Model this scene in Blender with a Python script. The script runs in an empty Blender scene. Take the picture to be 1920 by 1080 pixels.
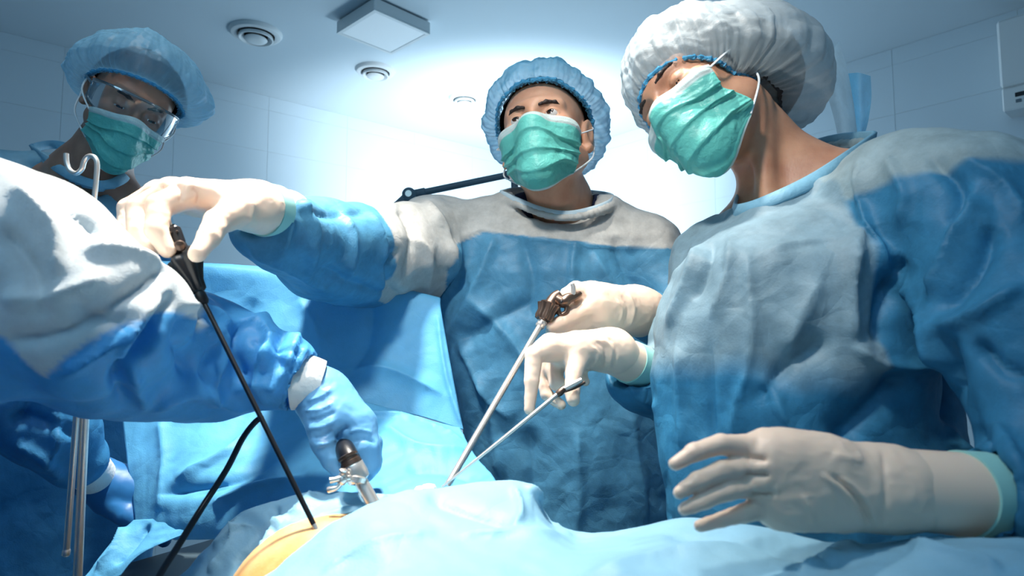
import bpy, math, random
import numpy as np
from mathutils import Vector, Matrix

# ------------------------------------------------------------------ camera, world, lights, exposure
F_PX = 1200.0                      # focal length in pixels of the 1920 x 1080 frame
CAM_Z = 1.15
PITCH = math.atan(100.0 / F_PX)
scene = bpy.context.scene
col = scene.collection
cam_data = bpy.data.cameras.new('camera')
cam = bpy.data.objects.new('camera', cam_data)
col.objects.link(cam)
cam.location = (0, 0, CAM_Z)
cam.rotation_euler = (math.pi / 2 + PITCH, 0, 0)
cam_data.sensor_width = 36
cam_data.lens = F_PX / 1920 * 36
cam_data.clip_start = 0.02
cam_data.dof.use_dof = True
cam_data.dof.focus_distance = 1.10
cam_data.dof.aperture_fstop = 6.3
scene.camera = cam

world = bpy.data.worlds.new('world')
scene.world = world
world.use_nodes = True
world.node_tree.nodes['Background'].inputs[0].default_value = (0.16, 0.47, 0.80, 1)
world.node_tree.nodes['Background'].inputs[1].default_value = 0.10


def lamp(name, kind, loc, target, energy, color, size=0.3, spot=60, blend=0.5):
    d = bpy.data.lights.new(name, kind)
    d.energy = energy
    d.color = color
    if kind == 'AREA':
        d.shape = 'DISK'
        d.size = size
    else:
        d.shadow_soft_size = size
    if kind == 'SPOT':
        d.spot_size = math.radians(spot)
        d.spot_blend = blend
    o = bpy.data.objects.new(name, d)
    o.location = loc
    v = Vector(target) - Vector(loc)
    o.rotation_euler = v.to_track_quat('-Z', 'Y').to_euler()
    col.objects.link(o)
    return o


WARM = (1.0, 0.93, 0.84)
lamp('surgical_lamp', 'SPOT', (-0.34, 0.88, 2.25), (-0.28, 0.82, 1.0), 205, WARM, 0.05, 58, 1.0)
lamp('front_fill', 'SPOT', (-0.22, 0.28, 2.15), (0.07, 0.97, 1.21), 56, WARM, 0.06, 70, 1.0)  # fill without a fixture, added to light surfaces facing the camera
lamp('woman_cap_fill', 'SPOT', (0.02, 0.90, 2.40), (0.22, 0.99, 1.4), 105, WARM, 0.05, 36, 1.0)  # spot added to whiten the woman's cap and light her raised hand
lamp('goggled_cap_fill', 'SPOT', (-0.60, 0.98, 2.42), (-0.74, 1.20, 1.7), 16, WARM, 0.05, 34, 1.0)  # spot added only to brighten the top of the goggled man's cap
lamp('corner_fill', 'POINT', (0.06, 3.3, 1.40), (0, 4, 1), 34, (0.66, 0.87, 1.0), 0.15)  # unseen point light added behind the surgeon for the glow on the walls
lamp('corner_glow_fill', 'SPOT', (0.05, 2.75, 1.30), (0.00, 4.4, 2.10), 330, (0.82, 0.93, 1.0), 0.12, 116, 1.0)  # unseen spot added behind his torso to throw the glow into the corner
lamp('ceiling_fill', 'AREA', (-0.2, -0.4, 2.0), (-0.2, -0.4, 3.0), 14, (0.36, 0.72, 1.0), 1.4)  # invented fill aimed upwards for soft blue ambient light
lamp('room_fill', 'AREA', (-0.6, -0.6, 2.45), (0.1, 1.3, 1.1), 4.5, (0.45, 0.78, 1.0), 0.8)  # frontal fill added above and behind the camera

vs = scene.view_settings
vs.view_transform = 'Standard'
vs.look = 'None'
vs.exposure = 0.0
vs.gamma = 1.0
vs.use_curve_mapping = False

# ------------------------------------------------------------------ helpers: placing
SP, CP = math.sin(PITCH), math.cos(PITCH)


def P(px, py, Y):
    """World point seen at pixel (px, py) of the 1920x1080 frame, at world depth Y in metres."""
    u = (px - 960) / F_PX
    v = (540 - py) / F_PX
    d = np.array([u, CP - SP * v, SP + CP * v])
    return np.array([0, 0, CAM_Z]) + d * (Y / d[1])


def PZ(px, py, z):
    u = (px - 960) / F_PX
    v = (540 - py) / F_PX
    d = np.array([u, CP - SP * v, SP + CP * v])
    return np.array([0, 0, CAM_Z]) + d * ((z - CAM_Z) / d[2])


def pix(V):
    q = V - np.array([0, 0, CAM_Z])
    f = q[:, 1] * CP + q[:, 2] * SP
    up = -q[:, 1] * SP + q[:, 2] * CP
    f = np.maximum(f, 0.02)
    return np.stack([960 + F_PX * q[:, 0] / f, 540 - F_PX * up / f], 1)


def mpp(Y):
    return Y / F_PX


def rot(yaw=0, pitch=0, roll=0):
    y, p, r = map(math.radians, (yaw, pitch, roll))
    M = Matrix.Rotation(y, 3, 'Z') @ Matrix.Rotation(r, 3, 'Y') @ Matrix.Rotation(p, 3, 'X')
    return np.array(M)


# ------------------------------------------------------------------ helpers: noise
def _h(ix, iy, iz, seed):
    n = (ix * 73856093) ^ (iy * 19349663) ^ (iz * 83492791) ^ (seed * 2654435)
    n = n & 0x7fffffff
    n = (n ^ (n >> 13)) * 1274126177 & 0x7fffffff
    n = (n ^ (n >> 16)) & 0xffff
    return n / 32767.5 - 1.0


def noise(p, scale=1.0, seed=0):
    p = p * scale + 1000.0
    i = np.floor(p).astype(np.int64)
    f = p - i
    f = f * f * f * (f * (f * 6 - 15) + 10)
    r = 0
    for dx in (0, 1):
        wx = f[:, 0] if dx else 1 - f[:, 0]
        for dy in (0, 1):
            wy = f[:, 1] if dy else 1 - f[:, 1]
            for dz in (0, 1):
                wz = f[:, 2] if dz else 1 - f[:, 2]
                r = r + wx * wy * wz * _h(i[:, 0] + dx, i[:, 1] + dy, i[:, 2] + dz, seed)
    return r


def crumple(p, scale, seed=0, stretch=None):
    """Sharp-edged crumple of thin fabric, about -1..1."""
    q = p.copy()
    if stretch is not None:
        q = q * np.array(stretch)
    w = np.stack([noise(q, scale * .6, seed + k) for k in (11, 12, 13)], 1)
    q = q + w * (0.35 / scale)
    a = 1 - 2.2 * np.abs(noise(q, scale, seed))
    b = 1 - 2.2 * np.abs(noise(q, scale * 2.1, seed + 5))
    return 0.65 * a + 0.35 * b - 0.2


def facets(p, scale, seed=0, n=7, warp=.22):
    """Creased-paper relief: overlapping triangle waves whose strength comes and goes, about -1..1."""
    rs = np.random.RandomState(seed + 77)
    w = np.stack([noise(p, scale * .8, seed + k) for k in (31, 32, 33)], 1) * (warp / scale)
    q = p + w
    out = np.zeros(len(p))
    for i in range(n):
        d = rs.normal(size=3)
        d /= np.linalg.norm(d)
        fr = scale * (0.7 + 1.1 * rs.rand())
        x = (q @ d) * fr + rs.rand() * 10
        tri = np.abs((x % 1.0) - .5) * 4 - 1
        g = np.clip(.5 + 1.6 * noise(p, scale * .55, seed + 50 + i), 0, 1)
        out += tri * g
    return out / math.sqrt(n) * .9


# ------------------------------------------------------------------ helpers: signed distance shapes
def L(v):
    return np.sqrt((v * v).sum(1))


def rc(a, b, ra, rb=None):
    a = np.array(a, float)
    b = np.array(b, float)
    rb = ra if rb is None else rb
    ba = b - a
    q = max((ba * ba).sum(), 1e-9)

    def f(p):
        t = np.clip(((p - a) @ ba) / q, 0, 1)
        return L(p - a - t[:, None] * ba) - (ra + (rb - ra) * t)
    return f


def sph(c, r):
    c = np.array(c, float)
    return lambda p: L(p - c) - r


def ell(c, r, R=None):
    c = np.array(c, float)
    r = np.array(r, float)

    def f(p):
        q = p - c
        if R is not None:
            q = q @ R
        k0 = L(q / r)
        k1 = L(q / (r * r)) + 1e-9
        return k0 * (k0 - 1) / k1
    return f


def smin(a, b, k):
    if k <= 0:
        return np.minimum(a, b)
    h = np.clip(0.5 + 0.5 * (b - a) / k, 0, 1)
    return b + (a - b) * h - k * h * (1 - h)


def smax(a, b, k):
    return -smin(-a, -b, k)


def union(parts, k=0.02):
    """parts: functions or (function, k) or (function, k, 'sub'/'int')."""
    def f(p):
        d = None
        for it in parts:
            if not isinstance(it, tuple):
                it = (it, k)
            v = it[0](p)
            if d is None:
                d = v
            elif len(it) == 3 and it[2] == 'sub':
                d = smax(d, -v, it[1])
            elif len(it) == 3:
                d = smax(d, v, it[1])
            else:
                d = smin(d, v, it[1])
        return d
    return f


def chain(pts, k=0.0):
    """pts: (point, radius) list."""
    fs = [rc(a[0], b[0], a[1], b[1]) for a, b in zip(pts[:-1], pts[1:])]
    return union(fs, k)


def sections(rows):
    """Upright body: rows of (z, cx, cy, a, b) from top to bottom, elliptical sections."""
    R = np.array(sorted(rows, key=lambda r: r[0]), float)

    def f(p):
        z = p[:, 2]
        zz = np.clip(z, R[0, 0], R[-1, 0])
        cx, cy, a, b = (np.interp(zz, R[:, 0], R[:, i]) for i in (1, 2, 3, 4))
        qx = (p[:, 0] - cx) / a
        qy = (p[:, 1] - cy) / b
        k0 = np.sqrt(qx * qx + qy * qy) + 1e-9
        k1 = np.sqrt((qx / a) ** 2 + (qy / b) ** 2) + 1e-9
        d = k0 * (k0 - 1) / k1
        dz = np.abs(z - zz)
        return np.where(dz > 0, np.sqrt(np.maximum(d, 0) ** 2 + dz ** 2) + np.minimum(d, 0) * 0, d)
    return f


def secpx(rows):
    out = []
    for py, xl, xr, Y, b in rows:
        c = P((xl + xr) / 2, py, Y)
        out.append((c[2], c[0], c[1], (xr - xl) / 2 * mpp(Y), b))
    return out


def mesh_sdf(f, lo, hi, h):
    lo = np.array(lo, float)
    hi = np.array(hi, float)
    K = 4
    m = np.ceil((hi - lo) / (h * K)).astype(int)
    n = m * K + 1
    ax = [lo[i] + np.arange(m[i] + 1) * h * K for i in range(3)]
    G = np.stack(np.meshgrid(*ax, indexing='ij'), -1).reshape(-1, 3)
    Dc = f(G).reshape(m + 1)
    A = np.abs(Dc)
    mn = None
    for dx in (0, 1):
        for dy in (0, 1):
            for dz in (0, 1):
                s = A[dx:m[0] + dx, dy:m[1] + dy, dz:m[2] + dz]
                mn = s if mn is None else np.minimum(mn, s)
    act = mn < h * K * 1.3
    idx = [np.clip((np.arange(n[i]) + K // 2) // K, 0, m[i]) for i in range(3)]
    D = np.sign(Dc)[np.ix_(*idx)].astype(np.float32) * 9
    mask = np.zeros(n, bool)
    rep = act.repeat(K, 0).repeat(K, 1).repeat(K, 2)
    for dx in (0, 1):
        for dy in (0, 1):
            for dz in (0, 1):
                mask[dx:dx + n[0] - 1, dy:dy + n[1] - 1, dz:dz + n[2] - 1] |= rep
    I = np.argwhere(mask)
    vals = np.empty(len(I), np.float32)
    for s in range(0, len(I), 400000):
        vals[s:s + 400000] = f(lo + I[s:s + 400000] * h)
    D[mask] = vals
    S = D < 0
    c = np.zeros(n - 1, np.int8)
    for dx in (0, 1):
        for dy in (0, 1):
            for dz in (0, 1):
                c += S[dx:n[0] - 1 + dx, dy:n[1] - 1 + dy, dz:n[2] - 1 + dz]
    cells = np.argwhere((c > 0) & (c < 8))
    cid = -np.ones(n - 1, np.int64)
    cid[tuple(cells.T)] = np.arange(len(cells))
    acc = np.zeros((len(cells), 3))
    cnt = np.zeros(len(cells))
    cor = [np.array(q) for q in ((0, 0, 0), (1, 0, 0), (0, 1, 0), (1, 1, 0), (0, 0, 1), (1, 0, 1), (0, 1, 1), (1, 1, 1))]
    for a in range(8):
        for b in range(a + 1, 8):
            if np.abs(cor[a] - cor[b]).sum() != 1:
                continue
            va = D[tuple((cells + cor[a]).T)]
            vb = D[tuple((cells + cor[b]).T)]
            x = (va < 0) != (vb < 0)
            t = np.where(x, va / np.where(x, va - vb, 1), 0)
            acc += (x[:, None]) * (cor[a] + t[:, None] * (cor[b] - cor[a]))
            cnt += x
    V = lo + (cells + acc / cnt[:, None]) * h
    Q = []
    for axn in range(3):
        e = np.zeros(3, int)
        e[axn] = 1
        sl0 = [slice(1, n[i] - 1) for i in range(3)]
        sl0[axn] = slice(0, n[axn] - 1)
        sl1 = list(sl0)
        sl1[axn] = slice(1, n[axn])
        s0 = S[tuple(sl0)]
        s1 = S[tuple(sl1)]
        E = np.argwhere(s0 != s1)
        off = np.array([1, 1, 1])
        off[axn] = 0
        E = E + off
        if not len(E):
            continue
        inside0 = S[tuple(E.T)]
        b_, c_ = [(1, 2), (2, 0), (0, 1)][axn]
        eb = np.zeros(3, int)
        eb[b_] = 1
        ec = np.zeros(3, int)
        ec[c_] = 1
        q = np.stack([cid[tuple((E - eb - ec).T)], cid[tuple((E - ec).T)], cid[tuple(E.T)], cid[tuple((E - eb).T)]], 1)
        q[~inside0] = q[~inside0][:, ::-1]
        Q.append(q)
    Q = np.concatenate(Q)
    Q = Q[(Q >= 0).all(1)]
    return V, Q


def normals(V, Q):
    n = np.cross(V[Q[:, 2]] - V[Q[:, 0]], V[Q[:, 3]] - V[Q[:, 1]])
    N = np.zeros_like(V)
    for k in range(4):
        for a in range(3):
            N[:, a] += np.bincount(Q[:, k], n[:, a], len(V))
    return N / (L(N)[:, None] + 1e-12)


def relax(V, Q, it=1, w=0.5):
    for _ in range(it):
        S_ = np.zeros_like(V)
        c = np.zeros(len(V))
        for k in range(4):
            a, b = Q[:, k], Q[:, (k + 1) % 4]
            for ax in range(3):
                S_[:, ax] += np.bincount(a, V[b, ax], len(V)) + np.bincount(b, V[a, ax], len(V))
            c += np.bincount(a, minlength=len(V)) + np.bincount(b, minlength=len(V))
        V = V + w * (S_ / np.maximum(c, 1)[:, None] - V)
    return V


def seg_dist(X, poly):
    """distance in pixels to a polyline, signed side, and position 0..1 along it."""
    best = np.full(len(X), 1e9)
    side = np.zeros(len(X))
    along = np.zeros(len(X))
    poly = np.array(poly, float)
    n = len(poly) - 1
    for i in range(n):
        a, b = poly[i], poly[i + 1]
        ba = b - a
        t = np.clip(((X - a) @ ba) / (ba @ ba + 1e-9), 0, 1)
        dv = X - a - t[:, None] * ba
        d = np.sqrt((dv * dv).sum(1))
        m = d < best
        best[m] = d[m]
        side[m] = np.sign(ba[0] * dv[m, 1] - ba[1] * dv[m, 0])
        along[m] = (i + t[m]) / n
    return best, side, along


def smooth_poly(pts, n=8):
    pts = np.array(pts, float)
    if len(pts) < 3:
        return pts
    out = []
    for i in range(len(pts) - 1):
        p0 = pts[max(i - 1, 0)]
        p1, p2 = pts[i], pts[i + 1]
        p3 = pts[min(i + 2, len(pts) - 1)]
        for k in range(n):
            t = k / n
            out.append(0.5 * ((2 * p1) + (-p0 + p2) * t + (2 * p0 - 5 * p1 + 4 * p2 - p3) * t * t + (-p0 + 3 * p1 - 3 * p2 + p3) * t ** 3))
    out.append(pts[-1])
    return np.array(out)


def folds(V, N, strokes, Q=None):
    """Press ridges (amp>0) and furrows (amp<0), given as lines on the cloth, into the cloth's own surface.
    stroke: (points, width, amp, sharp) ; sharp=1 makes the fold steep on its right side."""
    X = pix(V)
    ctr = np.array([0, 0, CAM_Z])
    vd = ctr - V
    vd /= L(vd)[:, None]
    w = np.clip((N * vd).sum(1) * 3 + 0.25, 0, 1)
    disp = np.zeros(len(V))
    for s in strokes:
        pts, width, amp = s[0], s[1], s[2] * 0.001
        sharp = s[3] if len(s) > 3 else 0
        pl = smooth_poly(pts, 5)
        lo = pl.min(0) - 3.2 * width
        hi = pl.max(0) + 3.2 * width
        m = ((X > lo) & (X < hi)).all(1) & (w > 0)
        if not m.any():
            continue
        d, side, al = seg_dist(X[m], pl)
        taper = np.clip(np.minimum(al, 1 - al) * 5 + 0.12, 0, 1)
        if sharp:
            ww = np.where(side * sharp > 0, width * 0.5, width * 1.3)
            g = np.exp(-d / ww)
        else:
            g = np.exp(-(d / width) ** 1.25)
        disp[m] += amp * taper * g
    out = V + N * (disp * w)[:, None]
    if Q is not None:
        m = np.clip(np.abs(disp * w) / .002, 0, 1)[:, None]
        out = out + m * (relax(out, Q, 1, .45) - out)
    return out


# ------------------------------------------------------------------ helpers: making Blender objects
def new_obj(name, V, Q, mat=None, smooth=True, attrs=None, uv=None, face_mat=None):
    V = np.asarray(V, np.float32)
    me = bpy.data.meshes.new(name)
    if isinstance(Q, np.ndarray) and Q.ndim == 2:
        k = Q.shape[1]
        me.vertices.add(len(V))
        me.vertices.foreach_set('co', V.ravel())
        me.loops.add(Q.size)
        me.loops.foreach_set('vertex_index', Q.astype(np.int32).ravel())
        me.polygons.add(len(Q))
        me.polygons.foreach_set('loop_start', (np.arange(len(Q)) * k).astype(np.int32))
        me.update(calc_edges=True)
        me.validate()
    else:
        me.from_pydata([tuple(map(float, v)) for v in V], [], [tuple(int(i) for i in q) for q in Q])
    me.polygons.foreach_set('use_smooth', [smooth] * len(me.polygons))
    if attrs:
        for an, av in attrs.items():
            at = me.attributes.new(an, 'FLOAT', 'POINT')
            at.data.foreach_set('value', np.asarray(av, np.float32))
    if face_mat is not None:
        me.polygons.foreach_set('material_index', np.asarray(face_mat, np.int32))
    me.update()
    o = bpy.data.objects.new(name, me)
    for m in (mat if isinstance(mat, (list, tuple)) else [mat]):
        if m:
            me.materials.append(m)
    col.objects.link(o)
    return o


def put(o, parent):
    """Make o (modelled in world coordinates) a child of parent."""
    o.parent = parent
    w = Vector((0, 0, 0))
    q = parent
    while q:
        w = w + q.location
        q = q.parent
    o.location = -w
    return o


def thing(name, label, cat, loc, group=None, kind=None):
    o = bpy.data.objects.new(name, None)
    o.empty_display_size = 0.1
    o.location = tuple(map(float, loc))
    col.objects.link(o)
    o['label'] = label
    o['category'] = cat
    if group:
        o['group'] = group
    if kind:
        o['kind'] = kind
    return o


def tag(o, label, cat, group=None, kind=None):
    o['label'] = label
    o['category'] = cat
    if group:
        o['group'] = group
    if kind:
        o['kind'] = kind
    return o


def structure(o):
    o['kind'] = 'structure'
    return o


class MB:
    """Collects simple solids into one mesh (one part)."""

    def __init__(s):
        s.V, s.F = [], []

    def add(s, V, F):
        n = len(s.V)
        s.V += [tuple(map(float, v)) for v in V]
        s.F += [tuple(int(i) + n for i in f) for f in F]
        return s

    def box(s, c, size, R=None, bev=0.0):
        a, b, d = [x / 2 for x in size]
        bev = min(bev, a * .9, b * .9, d * .9)
        pts, F = [], []
        if bev <= 0:
            for x in (-a, a):
                for y in (-b, b):
                    for z in (-d, d):
                        pts.append((x, y, z))
            F = [(0, 1, 3, 2), (4, 6, 7, 5), (0, 4, 5, 1), (2, 3, 7, 6), (0, 2, 6, 4), (1, 5, 7, 3)]
        else:
            def ring(z, e):
                return [(-a + e, -b + bev, z), (-a + bev, -b + e, z), (a - bev, -b + e, z), (a - e, -b + bev, z),
                        (a - e, b - bev, z), (a - bev, b - e, z), (-a + bev, b - e, z), (-a + e, b - bev, z)]
            for z, e in ((-d, bev * .7), (-d + bev, 0), (d - bev, 0), (d, bev * .7)):
                pts += ring(z, e)
            for r in range(3):
                for i in range(8):
                    j = (i + 1) % 8
                    F.append((r * 8 + i, r * 8 + j, r * 8 + 8 + j, r * 8 + 8 + i))
            F.append(tuple(range(7, -1, -1)))
            F.append(tuple(range(24, 32)))
        pts = np.array(pts)
        if R is not None:
            pts = pts @ np.array(R).T
        return s.add(pts + np.array(c), F)

    def tube(s, pts, r, n=12, smooth=6, cap=True, flat=1.0):
        pts = np.array([np.array(p, float) for p in pts])
        rr = np.array([r] * len(pts) if np.isscalar(r) else r, float)
        if smooth > 1 and len(pts) > 2:
            q = smooth_poly(np.concatenate([pts, rr[:, None]], 1), smooth)
            pts, rr = q[:, :3], np.maximum(q[:, 3], 1e-4)
        T = np.gradient(pts, axis=0)
        T /= L(T)[:, None] + 1e-12
        up = np.array([0, 0, 1.0]) if abs(T[0, 2]) < .9 else np.array([1.0, 0, 0])
        a = np.cross(up, T[0])
        a /= np.linalg.norm(a)
        V, F = [], []
        for i in range(len(pts)):
            a = a - T[i] * (a @ T[i])
            a /= np.linalg.norm(a)
            b = np.cross(T[i], a)
            for k in range(n):
                t = 2 * math.pi * k / n
                V.append(pts[i] + rr[i] * (a * math.cos(t) + b * math.sin(t) * flat))
        for i in range(len(pts) - 1):
            for k in range(n):
                j = (k + 1) % n
                F.append((i * n + k, i * n + j, i * n + n + j, i * n + n + k))
        if cap:
            F.append(tuple(range(n - 1, -1, -1)))
            F.append(tuple((len(pts) - 1) * n + k for k in range(n)))
        return s.add(V, F)

    def lathe(s, a, b, prof, n=20, R=None, lobes=0, lobe_amp=0.0):
        """prof: (t, r) along a->b; lobes give a fluted wheel."""
        a = np.array(a, float)
        b = np.array(b, float)
        T = (b - a) / np.linalg.norm(b - a)
        up = np.array([0, 0, 1.0]) if abs(T[2]) < .9 else np.array([1.0, 0, 0])
        x = np.cross(up, T)
        x /= np.linalg.norm(x)
        y = np.cross(T, x)
        V, F = [], []
        for t, r in prof:
            for k in range(n):
                th = 2 * math.pi * k / n
                r2 = r * (1 + lobe_amp * math.cos(lobes * th)) if lobes else r
                V.append(a + (b - a) * t + r2 * (x * math.cos(th) + y * math.sin(th)))
        m = len(prof)
        for i in range(m - 1):
            for k in range(n):
                j = (k + 1) % n
                F.append((i * n + k, i * n + j, i * n + n + j, i * n + n + k))
        F.append(tuple(range(n - 1, -1, -1)))
        F.append(tuple((m - 1) * n + k for k in range(n)))
        return s.add(V, F)

    def build(s, name, mat, parent=None, smooth=True, angle=None):
        o = new_obj(name, np.array(s.V), s.F, mat, smooth)
        if smooth:
            try:
                o.data.set_sharp_from_angle(angle=math.radians(angle or 40))
            except Exception:
                pass
        if parent:
            put(o, parent)
        return o


def grid_quads(nu, nv, wrap=False):
    """vertex (i,j) = i*nu + j ; i<nv rows, j<nu columns"""
    J = nu if wrap else nu - 1
    i, j = np.meshgrid(np.arange(nv - 1), np.arange(J), indexing='ij')
    a = (i * nu + j).ravel()
    b = (i * nu + (j + 1) % nu).ravel()
    return np.stack([a, b, b + nu, a + nu], 1)


def resample(pts, n):
    q = smooth_poly(pts, 10)
    s = np.concatenate([[0], np.cumsum(np.sqrt(((q[1:] - q[:-1]) ** 2).sum(1)))])
    t = np.linspace(0, s[-1], n)
    return np.stack([np.interp(t, s, q[:, k]) for k in range(q.shape[1])], 1)


def loft(rows, nu, nv, px=True):
    R = []
    for r in rows:
        r = [P(*p) if px else np.array(p, float) for p in r]
        R.append(resample(r, nu))
    R = np.array(R)
    out = np.zeros((nv, nu, 3))
    for j in range(nu):
        out[:, j] = resample(R[:, j], nv)
    V = out.reshape(-1, 3)
    return V, grid_quads(nu, nv)


def face_cam(V, Q):
    """orient quads of an open sheet towards the camera side"""
    N = normals(V, Q)
    d = (N * (np.array([0, 0, CAM_Z]) - V)).sum(1).mean()
    return Q if d > 0 else Q[:, ::-1].copy()


# ------------------------------------------------------------------ materials
def lin(c):
    return tuple(((x / 255) / 12.92 if x / 255 <= 0.04045 else ((x / 255 + 0.055) / 1.055) ** 2.4) for x in c) + (1,)


MATS = {}


def base_mat(name):
    m = bpy.data.materials.new(name)
    m.use_nodes = True
    nt = m.node_tree
    for n in list(nt.nodes):
        nt.nodes.remove(n)
    out = nt.nodes.new('ShaderNodeOutputMaterial')
    MATS[name] = m
    return m, nt, out


def N_(nt, t, **kw):
    n = nt.nodes.new(t)
    for k, v in kw.items():
        setattr(n, k, v)
    return n


def simple(name, rgb, rough=0.5, metal=0.0, noise_amt=0.0, nscale=30, bump=0.0, bscale=200, spec=0.5, sub=0.0, sheen=0.0, coat=0.0):
    m, nt, out = base_mat(name)
    b = N_(nt, 'ShaderNodeBsdfPrincipled')
    b.inputs['Base Color'].default_value = lin(rgb)
    b.inputs['Roughness'].default_value = rough
    b.inputs['Metallic'].default_value = metal
    b.inputs['Specular IOR Level'].default_value = spec
    b.inputs['Sheen Weight'].default_value = sheen
    b.inputs['Coat Weight'].default_value = coat
    if sub:
        b.inputs['Subsurface Weight'].default_value = sub
        b.inputs['Subsurface Radius'].default_value = (0.01, 0.004, 0.002)
        b.inputs['Subsurface Scale'].default_value = 1.0
    tc = N_(nt, 'ShaderNodeTexCoord')
    if noise_amt:
        n = N_(nt, 'ShaderNodeTexNoise')
        n.inputs['Scale'].default_value = nscale
        n.inputs['Detail'].default_value = 5
        nt.links.new(tc.outputs['Object'], n.inputs['Vector'])
        mx = N_(nt, 'ShaderNodeMix', data_type='RGBA')
        c = lin(rgb)
        mx.inputs[6].default_value = tuple(x * (1 - noise_amt) for x in c[:3]) + (1,)
        mx.inputs[7].default_value = tuple(min(1, x * (1 + noise_amt)) for x in c[:3]) + (1,)
        nt.links.new(n.outputs['Fac'], mx.inputs[0])
        nt.links.new(mx.outputs[2], b.inputs['Base Color'])
    if bump:
        n2 = N_(nt, 'ShaderNodeTexNoise')
        n2.inputs['Scale'].default_value = bscale
        n2.inputs['Detail'].default_value = 4
        nt.links.new(tc.outputs['Object'], n2.inputs['Vector'])
        bp = N_(nt, 'ShaderNodeBump')
        bp.inputs['Strength'].default_value = bump
        bp.inputs['Distance'].default_value = 0.002
        nt.links.new(n2.outputs['Fac'], bp.inputs['Height'])
        nt.links.new(bp.outputs[0], b.inputs['Normal'])
    nt.links.new(b.outputs[0], out.inputs[0])
    return m


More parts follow.
